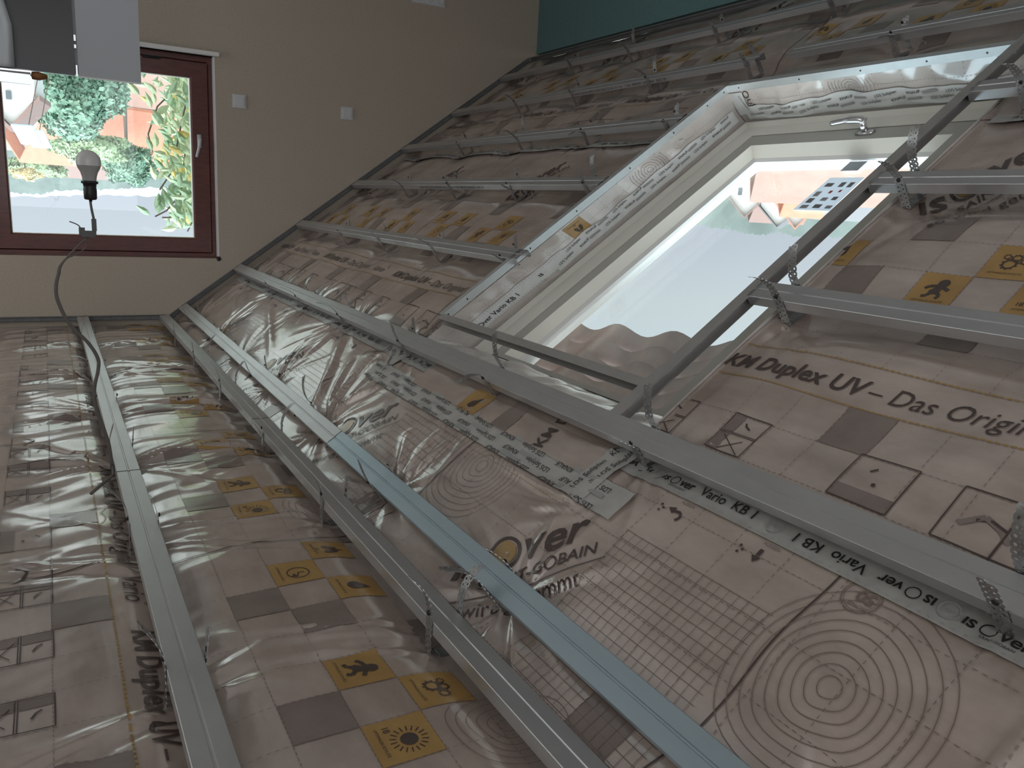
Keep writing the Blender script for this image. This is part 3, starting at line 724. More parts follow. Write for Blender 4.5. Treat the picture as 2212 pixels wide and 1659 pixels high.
# ------------------------------------------------------------------ hangers
def strap_mesh(name, rows, bend, lean):
    """perforated strap, 30 mm wide, made of square cells with an octagonal hole; local z = away from the film, x = across"""
    cw = 0.0125; nx = 2; v = []; f = []; k8 = [(math.cos(i*math.pi/4+math.pi/8), math.sin(i*math.pi/4+math.pi/8)) for i in range(8)]
    def bendp(x, z):
        L = z; st = rows*cw*0.55
        if L < st: return (x, 0.0, L)
        r = (L-st); a = lean + bend*r
        return (x, math.sin(a)*r, st+math.cos(a)*r)
    for j in range(rows):
        for i in range(nx):
            cx = (i-0.5)*cw; cz = (j+0.5+(0.5 if i else 0))*cw
            b0 = len(v); h = cw/2
            sq = [(h, h*.7), (h*.7, h), (-h*.7, h), (-h, h*.7), (-h, -h*.7), (-h*.7, -h), (h*.7, -h), (h, -h*.7)]
            if i == 1: sq[0] = (h*1.08, h*.5); sq[7] = (h*1.08, -h*.5)
            else: sq[3] = (-h*1.08, h*.5); sq[4] = (-h*1.08, -h*.5)
            for q in range(8):
                v.append(bendp(cx+sq[q][0], cz+sq[q][1]))
            for q in range(8):
                v.append(bendp(cx+k8[q][0]*0.0027, cz+k8[q][1]*0.0027))
            for q in range(8): f.append((b0+q, b0+(q+1) % 8, b0+8+(q+1) % 8, b0+8+q))
    me = bpy.data.meshes.new(name); me.from_pydata(v, [], f); me.materials.append(M_strap); me.update(); return me
STRAPS = [strap_mesh('perforated_strap', r, b_, l_) for r, b_, l_ in ((10, 0, 0.10), (13, 3, 0.25), (11, -2, -0.1), (14, 5, 0.1), (9, 0, 0.5), (12, 8, 0.6))]
bm_ = MB(); bm_.box((-0.0125, -0.031, 0), (0.0125, 0.031, 0.0012)); bm_.box((-0.016, -0.012, 0.0012), (0.016, 0.012, 0.0026)); _o = bm_.build('base_plate', M_strap); ME_BASE = _o.data; bpy.data.objects.remove(_o)
bm_ = MB(); bm_.lathe([(0, 0.004), (0.002, 0.0038), (0.0048, 0.0022), (0.0055, 0.0), (0, 0.0)], 12); _o = bm_.build('screw', M_black, None, True); ME_SCREW = _o.data; bpy.data.objects.remove(_o)
def mk(name, me, parent, Mx, solid=0):
    o = bpy.data.objects.new(name, me); COL.objects.link(o); o.parent = parent; o.matrix_local = Mx
    if solid:
        md = o.modifiers.new('thickness', 'SOLIDIFY'); md.thickness = solid
    return o
ORD = ['first', 'second', 'third', 'fourth', 'fifth', 'sixth', 'seventh', 'eighth', 'ninth']
HCOUNT = [0]
def hanger(kind, pos, y, label, sides=(1, 1), var=None):
    """U hanger: base plate on the film, a perforated strap up each flank of the rail, past its face"""
    HCOUNT[0] += 1; k = HCOUNT[0]; rs = random.Random(k*13)
    if kind == 's':
        hb = float(slope_h(np.array([pos]), np.array([y]))[0]); dep = 0.06-hb-0.002
        O = SP(pos, y, -1.0-dep); X = Vector((0, 1, 0)); Z = Vector(NRM); Y = Z.cross(X)
    else:
        hb = float(ceil_h(np.array([pos]), np.array([y]))[0]); dep = 0.06-hb-0.002
        O = CP(pos, y, ZR+dep); X = Vector((0, 1, 0)); Z = Vector((0, 0, -1)); Y = Z.cross(X)
    t = empty('rail_hanger'); tag(t, label, 'hanger')
    t.matrix_world = Matrix(((X.x, Y.x, Z.x, O.x), (X.y, Y.y, Z.y, O.y), (X.z, Y.z, Z.z, O.z), (0, 0, 0, 1)))
    mk('base_plate', ME_BASE, t, Matrix.Identity(4))
    for q, on in zip((1, -1), sides):
        if not on: continue
        me = STRAPS[(rs.randrange(6) if var is None else var[0 if q == 1 else 1])]
        Mx = Matrix.Translation((0, q*0.0318, 0.0)) @ (Matrix.Rotation(math.pi, 4, 'Z') if q < 0 else Matrix.Identity(4))
        st_ = mk('perforated_strap', me, t, Mx, 0.0009)
        mk('screw', ME_SCREW, st_, Mx.inverted() @ Matrix.Translation((0, q*0.0330, dep+0.013)) @ Matrix.Rotation(-q*math.pi/2, 4, 'X'))
    return t
for nm, pos, ys in (('ceiling rail beside the cable', -0.157, (4.75, 3.95, 3.25, 2.62, 1.955, 1.30)),
                    ('second ceiling rail', -0.617, (4.75, 4.08, 3.40, 2.63, 1.955, 1.26))):
    for i, y in enumerate(ys):
        hanger('c', pos, y, f'perforated hanger on the {nm}, {ORD[i]} from gable wall')
for nm, pos, ys in (('first slope rail', 0.165, (4.98, 4.45, 3.9, 3.3, 2.62, 1.90, 1.26)),
                    ('long slope rail above roof window', 0.593, (4.53, 3.91, 3.25, 2.57, 1.93, 1.26, 0.50)),
                    ('plain rail left of window head', 1.10, (4.53, 3.91, 3.25, 2.60)),
                    ('stamped rail beside upper trim', 1.58, (4.56, 3.91, 3.27, 2.66)),
                    ('bare rail meeting mid window trim', 2.03, (4.56, 3.85, 3.23, 2.64)),
                    ('stamped rail near lower trim corner', 2.50, (4.55, 3.92, 3.26, 2.61)),
                    ('lowest rail by the knee wall', 2.98, (4.55, 3.95, 3.24, 2.54, 1.90))):
    for i, y in enumerate(ys):
        hanger('s', pos, y, f'perforated hanger on the {nm}, {ORD[i]} from gable wall')
hanger('s', 1.10, 1.285, 'hanger bent around the wide pale rail right of the roof window', var=(3, 1))
hanger('s', 1.58, 1.29, 'hanger with bent straps where the rail meets the sloping dark profile', var=(1, 3))
hanger('s', 2.03, 1.24, 'bright hanger on the rail bit at the right picture edge', var=(3, 3))
hanger('s', 2.505, 1.93, 'hanger under the roof window sill, on the rail running right')

# ------------------------------------------------------------------ skylight: reveals, window
def reveal(name, e0, e1, i0, i1, label, hamp=0.006, seed=1, txt=None, frac=(0.45, 1.0), tlabel='', inkrot=0.0):
    """film between the outer edge e0->e1 (room side) and the window frame edge i0->i1, with a tape over its inner part"""
    e0, e1, i0, i1 = map(np.array, (e0, e1, i0, i1)); L = np.linalg.norm(e1-e0); nu = int(L/0.014); nv = 16
    nn = np.cross(e1-e0, i0-e0); nn = nn/np.linalg.norm(nn)
    ctr = CAM + SD*1.5 + NRM*-1.1 + np.array([0, 1.96, 0])
    if (ctr-(e0+e1)/2) @ nn < 0: nn = -nn
    rs = np.random.RandomState(seed); ph = rs.rand(8)*6.28
    def hf(u, v):
        x = u*L
        h = 0.5*np.sin(2*math.pi*x/0.33+ph[0]+1.5*v) + 0.35*np.sin(2*math.pi*x/0.17+ph[1]-3*v) + 0.25*np.sin(2*math.pi*x/0.09+ph[2]+5*v*np.sin(3*x)) + 0.7*np.sin(2*math.pi*x/0.7+ph[3])
        h = h*np.sin(math.pi*np.clip(v, 0, 1)*0.9) + 0.5*np.sin(3.1*v)
        return hamp*h
    def t3(u, v, h):
        u = u[..., None]; v = v[..., None]
        a = e0*(1-u)+e1*u; b_ = i0*(1-u)+i1*u
        return a*(1-v)+b_*v + nn*h[..., None]
    U, V = np.meshgrid(np.linspace(0, 1, nu), np.linspace(0, 1, nv), indexing='ij')
    P = t3(U, V, hf(U, V)).reshape(-1, 3); I = np.arange(nu*nv).reshape(nu, nv)
    faces = [tuple(q) for q in np.stack([I[:-1, :-1], I[1:, :-1], I[1:, 1:], I[:-1, 1:]], -1).reshape(-1, 4).tolist()]
    o_v = [tuple(p) for p in P.tolist()]; mi = [0]*len(faces)
    dep = np.linalg.norm(i0-e0)
    # fine print dashes across
    prt = []
    for k in range(int(L/0.105)):
        for j in range(9): prt.append((k*0.105+0.03, j*dep/9, 0.0012, 0.007, 1))
    for j in (0.3, 0.75):
        for k in range(int(L/0.013)): prt.append((k*0.013, j*dep, 0.007, 0.0012, 0))
    for (x, z, a, c, _) in prt:
        q = np.array([(x, z), (x+a, z), (x+a, z+c), (x, z+c)]); uu = q[:, 0]/L; vv = q[:, 1]/dep
        X = t3(uu, vv, hf(uu, vv)+0.0018); b0 = len(o_v); o_v.extend(map(tuple, X.tolist())); faces.append((b0, b0+1, b0+2, b0+3)); mi.append(2)
    extra = txt or []
    for it in extra:
        if it[0] == 'icon':
            pp = Print(); icon(pp, it[1], 0, 0)
            src = [(vs, fs, m) for m, (vs, fs) in pp.cut.items()] + [([q0 for q0 in q], [(0, 1, 2, 3)], m) for q, m in pp.raw]
            ox, oz = it[2], it[3]
            for vs, fs, m in src:
                if m == 4 and len(vs) >= 4:
                    (wa, va), (wb, vb) = vs[0], vs[2]; G = 7
                    vs = [(wa+(wb-wa)*i/G, va+(vb-va)*j/G) for i in range(G+1) for j in range(G+1)]
                    fs = [(i*(G+1)+j, (i+1)*(G+1)+j, (i+1)*(G+1)+j+1, i*(G+1)+j+1) for i in range(G) for j in range(G)]
                q = np.array([(ox + c_*it[4], oz + w_*it[5]) for w_, c_ in vs]); uu = q[:, 0]/L; vv = q[:, 1]/dep
                X = t3(uu, vv, hf(uu, vv)+(0.0012 if m == 4 else 0.0024)); b0 = len(o_v); o_v.extend(map(tuple, X.tolist()))
                for f_ in fs: faces.append(tuple(i+b0 for i in f_)); mi.append(m)
        elif it[0] == 'rings':
            for k in range(7):
                r = 0.012+0.013*k
                for a in range(30):
                    a0_, a1_ = a*6.2832/30, (a+1)*6.2832/30
                    q = np.array([(it[1]+r*math.cos(a0_), it[2]+r*math.sin(a0_)), (it[1]+r*math.cos(a1_), it[2]+r*math.sin(a1_)), (it[1]+(r+.0012)*math.cos(a1_), it[2]+(r+.0012)*math.sin(a1_)), (it[1]+(r+.0012)*math.cos(a0_), it[2]+(r+.0012)*math.sin(a0_))])
                    if q[:, 1].min() < 0.005 or q[:, 1].max() > dep*0.9: continue
                    uu = q[:, 0]/L; vv = q[:, 1]/dep; X = t3(uu, vv, hf(uu, vv)+0.0018); b0 = len(o_v); o_v.extend(map(tuple, X.tolist())); faces.append((b0, b0+1, b0+2, b0+3)); mi.append(2)
        elif it[0] == 'text':
            vs, fs, _ = text2d(it[1], it[4], it[6] if len(it) > 6 else 0, 0)
            ca, sa = math.cos(it[5]), math.sin(it[5])
            q = np.array([(it[2]+x*ca-y*sa, it[3]+x*sa+y*ca) for x, y in vs]); uu = q[:, 0]/L; vv = q[:, 1]/dep
            X = t3(uu, vv, hf(uu, vv)+0.002); b0 = len(o_v); o_v.extend(map(tuple, X.tolist()))
            for f_ in fs: faces.append(tuple(i+b0 for i in f_)); mi.append(1)
    mats = list(FILM_MATS); mats[0] = M_film2
    o = obj(name, o_v, faces, mats, None, True, mi); tag(o, label, 'film')
    return dict(t3=t3, hf=hf, L=L, dep=dep)
def reveal_tape(R, t0, t1, z0, z1, texts, label, m=M_wtape, wav=0.0):
    L, dep, t3, hf = R['L'], R['dep'], R['t3'], R['hf']
    n = int((t1-t0)/0.016)+1; k = 7; verts = []
    T, Q = np.meshgrid(np.linspace(t0, t1, n), np.linspace(0, 1, k), indexing='ij')
    lo = z0 + wav*np.sin(T*9) + wav*0.6*np.sin(T*31+1)
    Z = lo + (z1-lo)*Q
    P = t3(T/L, Z/dep, hf(T/L, Z/dep)+0.004).reshape(-1, 3); I = np.arange(n*k).reshape(n, k)
    faces = [tuple(q) for q in np.stack([I[:-1, :-1], I[1:, :-1], I[1:, 1:], I[:-1, 1:]], -1).reshape(-1, 4).tolist()]
    verts = [tuple(p) for p in P.tolist()]; mi = [0]*len(faces)
    for (x0, zq, s_, size, sx_, sy_, rot, bold, ink) in texts:
        if s_ == '#bar': vs = [(0, 0), (size*3.4, 0), (size*3.4, size*.6), (0, size*.6)]; fs = [(0, 1, 2, 3)]
        elif s_ == '#dots':
            vs = []; fs = []
            for d_ in range(int((t1-t0)/0.014)): b0 = len(vs); x_ = d_*0.014; vs += [(x_, 0), (x_+.004, 0), (x_+.004, .0025), (x_, .0025)]; fs.append((b0, b0+1, b0+2, b0+3))
        else: vs, fs, _ = text2d(s_, size, bold, 0)
        ca, sa = math.cos(rot), math.sin(rot)
        q = np.array([(x0+sx_*(x*ca-y*sa), zq+sy_*(x*sa+y*ca)) for x, y in vs])
        if q[:, 0].max() > t1 or q[:, 0].min() < t0-0.01: continue
        X = t3(q[:, 0]/L, q[:, 1]/dep, hf(q[:, 0]/L, q[:, 1]/dep)+0.0065); b0 = len(verts); verts.extend(map(tuple, X.tolist()))
        for f_ in fs: faces.append(tuple(i+b0 for i in f_)); mi.append(ink)
    o = obj('adhesive_tape', verts, faces, [m, M_tink, M_tgrey], None, True, mi); tag(o, label, 'tape')
DF = -1.185                                 # inner face of the window frame
FY0, FY1, FS0, FS1 = 1.345, 2.548, 0.752, 2.305
sp = lambda s, y, d: tuple(SP(s, y, d))
R1 = reveal('reveal_film', sp(0.632, 2.548, -1.04), sp(2.262, 2.534, -1.028), sp(FS0-0.02, FY1, DF), sp(FS1, FY1, DF), 'whitish film lining the gable-side reveal of the roof window', 0.007, 3,
            [('icon', 'lungs', 0.72, 0.052, -0.9, 0.85), ('rings', 1.12, 0.05)])
R2 = reveal('reveal_film', sp(2.262, 2.534, -1.028), sp(2.262, 1.34, -1.028), sp(FS1, FY1, DF), sp(FS1, FY0, DF), 'whitish film lining the foot reveal of the roof window above the handle', 0.009, 5,
            [('text', 'Original', 0.10, 0.0, 0.046, math.pi/2, 0.0), ('rings', 0.56, 0.05)])
R3 = reveal('reveal_film', sp(0.632, 2.55, -1.045), sp(0.632, 1.34, -1.045), sp(FS0+0.02, FY1, DF), sp(FS0+0.02, FY0, DF), 'rumpled shiny film lining the head reveal of the roof window', 0.012, 8)
R4 = reveal('reveal_film', sp(0.632, 1.335, -1.055), sp(2.29, 1.335, -1.055), sp(FS0, FY0, DF), sp(FS1, FY0, DF), 'film lining the near reveal of the roof window, mostly hidden', 0.003, 9)
def soli_rows(t0, t1, rows, size, sx_, sy_, rot):
    out = []
    for i, z in enumerate(rows):
        t = t0 + 0.02 + 0.065*(i % 2)
        while t < t1:
            out += [(t, z, 'LDS Soliplan', size, sx_, sy_, rot, 0.004, 1), (t+0.118, z, 'KNAUF', size, sx_, sy_, rot, 0.008, 1), (t+0.176, z+0.002, '#bar', size, sx_, sy_, rot, 0, 2)]
            t += 0.262
    return out
reveal_tape(R1, 0.52, 1.60, 0.080, 0.150, soli_rows(0.52, 1.62, (0.128, 0.100), 0.0165, 1, -1, 0.05), 'white printed tape along the gable-side frame edge of the roof window', wav=0.006)
reveal_tape(R1, 0.10, 0.60, 0.072, 0.135, [(0.12, 0.118, 'ısOver Vario KB 1', 0.030, 1, -1, 0, 0.014, 1), (0.45, 0.110, 'ıs', 0.03, 1, -1, 0, 0.02, 1), (0.1, 0.078, '#dots', 0, 1, 1, 0, 0, 2), (0.1, 0.128, '#dots', 0, 1, 1, 0, 0, 2)], 'printed tape with bold black lettering at the head end of the gable-side reveal', M_wtape)
reveal_tape(R2, 0.03, 1.19, 0.072, 0.150, soli_rows(0.03, 1.2, (0.128, 0.100), 0.0165, 1, -1, 0.10), 'white printed tape along the foot frame edge above the handle', wav=0.006)
reveal_tape(R2, -0.0, 0.07, 0.005, 0.120, [(0.045, 0.02, 'LDS Soliplan', 0.015, 1, -1, -1.4, 0.0, 1)], 'white tape patch folded into the lower reveal corner')

win2 = empty('window_2', SP(1.5, 1.95, DF)); win2['kind'] = 'structure'
def sbox(mb, s0, s1, y0, y1, d0, d1, m=0):
    mb.box((s0, y0, d0), (s1, y1, d1), m, SLOPE_M)
def s_frame(name, o, i, d0, d1, m, parent):
    """mitred rectangular frame between outer rect o and inner rect i (s0, s1, y0, y1); d at outer and inner edge of the face"""
    b = MB()
    O = [(o[0], o[2]), (o[1], o[2]), (o[1], o[3]), (o[0], o[3])]; I_ = [(i[0], i[2]), (i[1], i[2]), (i[1], i[3]), (i[0], i[3])]
    bk = min(d0, d1)-0.04
    v = [SLOPE_M @ Vector((p[0], p[1], d0)) for p in O] + [SLOPE_M @ Vector((p[0], p[1], d1)) for p in I_] + [SLOPE_M @ Vector((p[0], p[1], bk)) for p in O] + [SLOPE_M @ Vector((p[0], p[1], bk)) for p in I_]
    f_ = []
    for k in range(4):
        n_ = (k+1) % 4
        f_ += [(k, n_, 4+n_, 4+k), (4+k, 4+n_, 12+n_, 12+k), (8+k, 8+n_, n_, k), (12+k, 12+n_, 8+n_, 8+k)]
    b.add(v, f_, 0); ob = b.build(name, m, parent)
    ob.matrix_parent_inverse = parent.matrix_world.inverted(); return ob
bpy.context.view_layer.update()
fo = (0.66, 2.40, 1.30, 2.63)
s_frame('frame_lining', fo, (0.742, 2.292, 1.365, 2.535), -1.178, -1.186, M_sash, win2)
s_frame('frame', (0.744, 2.288, 1.367, 2.533), (0.762, 2.262, 1.395, 2.505), -1.180, -1.196, M_cream, win2)
s_frame('frame', (0.762, 2.262, 1.395, 2.505), (0.778, 2.205, 1.475, 2.432), -1.190, -1.196, M_cream, win2)
s_frame('frame_gasket', (0.776, 2.205, 1.475, 2.432), (0.786, 2.196, 1.484, 2.424), -1.1985, -1.1985, M_gasket, win2)
s_frame('sash', (0.782, 2.198, 1.482, 2.426), (0.80, 2.128, 1.545, 2.372), -1.196, -1.196, M_sash, win2)
s_frame('sash', (0.80, 2.128, 1.545, 2.372), (0.82, 2.098, 1.578, 2.352), -1.197, -1.236, M_cream, win2)
s_frame('glazing_bead', (0.82, 2.098, 1.578, 2.352), (0.826, 2.086, 1.592, 2.338), -1.236, -1.246, M_white, win2)
b = MB(); sbox(b, 0.80, 2.10, 1.57, 2.36, -1.262, -1.258); g = b.build('glass', M_glass, win2); g.matrix_parent_inverse = win2.matrix_world.inverted()
# handle of the roof window
hb_ = MB(); hy = 1.88; hs = 2.165
hb_.prism([(hs-0.012, hy-0.032), (hs+0.012, hy-0.032), (hs+0.014, hy), (hs+0.012, hy+0.032), (hs-0.012, hy+0.032), (hs-0.014, hy)], -1.196, -1.186, 2, 0, SLOPE_M)
hb_.tube([SLOPE_M @ Vector(p) for p in ((hs, hy, -1.19), (hs, hy, -1.146))], 0.012, 10)
hb_.tube([SLOPE_M @ Vector(p) for p in smooth_curve([(hs, hy-0.012, -1.150), (hs, hy+0.005, -1.143), (hs+0.002, hy+0.06, -1.142), (hs+0.004, hy+0.125, -1.150)])], [0.0135]*12+[0.011]*7, 10)
h_ = hb_.build('window_handle', M_chrome, win2, True); h_.matrix_parent_inverse = win2.matrix_world.inverted()
# leaflet and round sticker on the glass
b = MB(); q = [(1.985, 1.91), (1.985, 1.775), (1.792, 1.770), (1.792, 1.918)]
b.add([SP(*p, -1.2545) for p in q] + [SP(*p, -1.2555) for p in q], [(0, 1, 2, 3), (7, 6, 5, 4), (0, 4, 5, 1), (1, 5, 6, 2), (2, 6, 7, 3), (3, 7, 4, 0)], 0)
for i, (s_, y_, a, c, m) in enumerate(((1.95, 1.895, .022, .03, 1), (1.955, 1.84, .028, .02, 1), (1.955, 1.805, .03, .018, 1), (1.90, 1.90, .03, .022, 2), (1.905, 1.85, .016, .012, 3), (1.91, 1.815, .014, .01, 3), (1.86, 1.9, .028, .024, 1), (1.865, 1.85, .02, .024, 2), (1.87, 1.81, .02, .02, 1), (1.82, 1.9, .02, .03, 2), (1.825, 1.85, .022, .03, 1), (1.82, 1.80, .018, .024, 2))):
    b.add([SP(s_, y_, -1.2535), SP(s_, y_-c, -1.2535), SP(s_-a, y_-c, -1.2535), SP(s_-a, y_, -1.2535)], [(0, 1, 2, 3)], m)
o = b.build('instruction_leaflet', [M_paper, mat('leaflet_grey', (.22, .22, .24)), mat('leaflet_light', (.42, .42, .45)), mat('leaflet_red', (.5, .08, .06))])
tag(o, 'paper leaflet with small pictures stuck to the roof window glass', 'leaflet')
b = MB(); b.add([SP(2.084+0.0-0.022*abs(math.sin(a)), 1.845+0.05*math.cos(a), -1.254) for a in [math.pi*k/14 for k in range(15)]], [tuple(range(15))], 0)
o = b.build('round_sticker', M_paper); tag(o, 'white half-round sticker at the lower edge of the roof window glass', 'sticker')
b = MB(); b.add([SP(2.083, 1.90, -1.2535), SP(2.083, 1.83, -1.2535), SP(2.025, 1.83, -1.2535), SP(2.025, 1.90, -1.2535)], [(0, 1, 2, 3)], 0)
o = b.build('tinted_sticker', mat('blue_grey_sticker', (.45, .52, .58), rough=.4)); tag(o, 'square blue-grey sticker between the leaflet and the round sticker', 'sticker')

# tile rows added outside the window head, standing in for a reflection in the glass
M_tile = mat('weathered_clay_tile', (0.56, 0.44, 0.41), rough=0.8, noise=10, col2=(0.44, 0.34, 0.32))
def tile_course(s0, s1, d0, d1, y0, y1):
    ny = 120; v = []; f_ = []
    for i in range(ny+1):
        y = y0+(y1-y0)*i/ny; wv = math.sin(y*2*math.pi/0.30+0.6); sh = (y-1.7)*-0.10
        for (s, d) in ((s0, d0), (s1, d1)):
            for th_ in (0, -0.014): v.append(SP(s+sh+(0.010*wv if s == s1 else 0), y, d+0.016*wv+th_))
    for i in range(ny):
        a = i*4; c = a+4
        f_ += [(a, c, c+2, a+2), (a+1, a+3, c+3, c+1), (a+2, c+2, c+3, a+3), (a, a+1, c+1, c)]
    return v, f_
b = MB()
for k in range(11):
    v, f_ = tile_course(0.385+0.088*k-0.02, 0.385+0.088*k+0.088, -1.510, -1.470, 0.4, 4.0); b.add(v, f_)
o = b.build('reflected_tiles', M_tile, None, True); tag(o, 'rows of wavy clay roof tiles standing in for a reflection in the upper glass', 'roof tiles')

# ------------------------------------------------------------------ gable window
win = empty('window_1', ((WX0+WX1)/2, D+0.07, WZ0)); win['kind'] = 'structure'
bpy.context.view_layer.update(); WI = win.matrix_world.inverted()
def wpart(mb, name, m, smooth=False):
    o = mb.build(name, m, win, smooth); o.matrix_parent_inverse = WI; return o
def fr(name, o, i, y0, y1, m, bev=0.008):
    b = MB(); O = [(o[0], o[2]), (o[1], o[2]), (o[1], o[3]), (o[0], o[3])]; I_ = [(i[0], i[2]), (i[1], i[2]), (i[1], i[3]), (i[0], i[3])]
    J = [(i[0]-bev, i[2]-bev), (i[1]+bev, i[2]-bev), (i[1]+bev, i[3]+bev), (i[0]-bev, i[3]+bev)]
    v = [(p[0], y0, p[1]) for p in O] + [(p[0], y0, p[1]) for p in J] + [(p[0], y0+bev, p[1]) for p in I_] + [(p[0], y1, p[1]) for p in I_] + [(p[0], y1, p[1]) for p in O]
    f_ = []
    for r_ in range(4):
        for k in range(4):
            n_ = (k+1) % 4; f_.append((r_*4+k, r_*4+n_, r_*4+4+n_, r_*4+4+k))
    for k in range(4): n_ = (k+1) % 4; f_.append((16+k, 16+n_, n_, k))
    b.add(v, f_, 0); return wpart(b, name, m)
zc_ = ZC
fr('window_frame', (WX0, WX1, WZ0, WZ1), (-0.925, 0.262, zc_-0.795, zc_+0.368), D+0.05, D+0.12, M_wood)
fr('window_sash', (-0.925, 0.262, zc_-0.793, zc_+0.366), (-0.823, 0.176, zc_-0.700, zc_+0.278), D+0.037, D+0.10, M_wood)
fr('glazing_strip', (-0.825, 0.178, zc_-0.702, zc_+0.280), (-0.819, 0.172, zc_-0.696, zc_+0.274), D+0.046, D+0.08, M_cream, 0.002)
b = MB(); b.box((-0.825, D+0.075, zc_-0.70), (0.178, D+0.079, zc_+0.28)); wpart(b, 'glass', M_glass)
b = MB(); b.box((-0.880, D+0.029, zc_-0.365), (-0.856, D+0.037, zc_-0.285)); b.tube([(-0.868, D+0.035, zc_-0.335), (-0.868, D-0.005, zc_-0.335)], 0.008, 10)
b.tube([(-0.868, D-0.005, zc_-0.338), (-0.862, D-0.012, zc_-0.30), (-0.842, D-0.012, zc_-0.225)], [0.010, 0.009, 0.008], 8); wpart(b, 'window_handle', M_plastic, True)
b = MB(); b.box((-0.66, D+0.028, zc_-0.80), (-0.56, D+0.037, zc_-0.783)); b.tube([(-0.66, D+0.03, zc_-0.79), (-0.56, D+0.02, zc_-0.79)], 0.006, 8); wpart(b, 'window_catch', M_black)
# white reveals, sill
b = MB()
b.box((WX0, D-0.001, WZ0), (WX0+0.008, D+0.05, WZ1)); b.box((WX1-0.008, D-0.001, WZ0), (WX1, D+0.05, WZ1))
wpart(b, 'white_reveal', M_white)
b = MB(); b.box((WX0-0.02, D-0.045, WZ0-0.022), (WX1+0.02, D+0.05, WZ0)); wpart(b, 'window_sill', M_white)
b = MB(); b.lathe([(0, 0.02), (0.012, 0.012), (0.016, 0), (0.012, -0.012), (0, -0.016)], 10, 0, Matrix.Translation((WX0+0.004, D+0.005, WZ1+0.0))); wpart(b, 'foam_blob', M_black, True)

# ------------------------------------------------------------------ switches and sockets on the gable wall
def plate(name, x, z, n, label, cat, holes=False, s=0.081):
    t = empty(name, (x, D, z+ZC)); tag(t, label, cat)
    b = MB(); w = s*n; r = 0.006
    b.box((-w/2, -0.008, -s/2), (w/2, 0, s/2)); b.box((-w/2+r, -0.0105, -s/2+r), (w/2-r, -0.008, s/2-r)); b.build('cover_frame', M_plastic, t)
    for i in range(n):
        cx = (i-(n-1)/2)*s; b = MB()
        if not holes: b.box((cx-0.027, -0.0145, -0.027), (cx+0.027, -0.0105, 0.027)); b.build('rocker', M_plastic, t)
        else:
            b.lathe([(0.027, 0.0), (0.025, 0.004), (0.0195, 0.004), (0.019, -0.0095), (0, -0.0095)], 24, 0, Matrix.Translation((cx, -0.0105, 0)) @ Matrix.Rotation(math.pi/2, 4, 'X'))
            for q in (-0.0095, 0.0095): b.lathe([(0.0027, 0.0), (0, 0.0)], 8, 1, Matrix.Translation((cx+q, -0.003, 0)) @ Matrix.Rotation(math.pi/2, 4, 'X'))
            b.build('socket_insert', [M_plastic, M_black], t, True)
plate('light_switch', -1.108, -0.588, 1, 'white light switch on the beige gable wall closest to the window', 'switch')
plate('light_switch', -1.813, -0.587, 1, 'white switch plate on the gable wall, farther from the window', 'switch')
plate('wall_socket', -2.390, -1.405, 3, 'triple white socket strip on the gable wall at the picture top edge', 'socket', True)

# ------------------------------------------------------------------ bulb on its cable
pen = empty('pendant_bulb', (-0.106, 2.45, ZC-0.10)); tag(pen, 'unlit opal light bulb hanging on a grey cable before the gable window', 'light bulb')
bpy.context.view_layer.update(); PI_ = pen.matrix_world.inverted()
def pp(mb, name, m, smooth=True): o = mb.build(name, m, pen, smooth); o.matrix_parent_inverse = PI_; return o
T0 = Matrix.Translation((-0.106, 2.45, ZC-0.098))
b = MB(); R_ = 0.0300
b.lathe([(0.0001, -0.0)] + [(R_*math.sin(a), R_-R_*math.cos(a)) for a in [0.2+0.2*k for k in range(9)]] + [(0.0292, 0.040)], 28, 0, T0); pp(b, 'bulb_globe', M_bulb)
b = MB(); b.lathe([(0.0292, 0.040), (0.027, 0.046), (0.021, 0.057), (0.0178, 0.068), (0.0165, 0.078), (0.016, 0.081)], 28, 0, T0); pp(b, 'bulb_neck', M_bulbneck)
b = MB(); b.lathe([(0.0155, 0.079), (0.0205, 0.080), (0.0205, 0.086), (0.0165, 0.087), (0.0150, 0.098), (0.0162, 0.100), (0.0162, 0.112), (0.0155, 0.125), (0.013, 0.128), (0.004, 0.129), (0.004, 0.133), (0, 0.133)], 20, 0, T0); pp(b, 'lamp_socket', M_black)
cz = lambda x, z, dy=0: (x, 2.45+dy, ZC+z)
b = MB(); b.tube(smooth_curve([cz(-0.105, 0.032), cz(-0.107, 0.055), cz(-0.111, 0.082)]), 0.0032, 8)
pp(b, 'cable', M_cable)
b = MB(); b.box((-0.1165, 2.444, ZC+0.080), (-0.1050, 2.456, ZC+0.112)); b.box((-0.1120, 2.438, ZC+0.112), (-0.0800, 2.462, ZC+0.128)); b.box((-0.0880, 2.440, ZC+0.104), (-0.0740, 2.460, ZC+0.124))
b.box((-0.1150, 2.446, ZC+0.104), (-0.109, 2.454, ZC+0.122)); pp(b, 'terminal_clamp', mat('grey_terminal_plastic', (.10, .10, .10), rough=.5), False)
b = MB(); main = smooth_curve([cz(-0.096, 0.128), cz(-0.083, 0.139), cz(-0.054, 0.170), cz(-0.026, 0.205), cz(-0.020, 0.226), cz(-0.012, 0.26), cz(-0.014, 0.300), cz(-0.038, 0.363), cz(-0.079, 0.415), cz(-0.101, 0.46), cz(-0.100, 0.494), cz(-0.089, 0.54), cz(-0.087, 0.587), cz(-0.102, 0.65), cz(-0.116, 0.711), cz(-0.121, 0.775)])
nM = len(main); b.tube(main, [0.0022+0.0026*min(1, max(0, (i/nM-0.15)/0.1)) for i in range(nM)], 8); pp(b, 'ceiling_cable', M_cable)
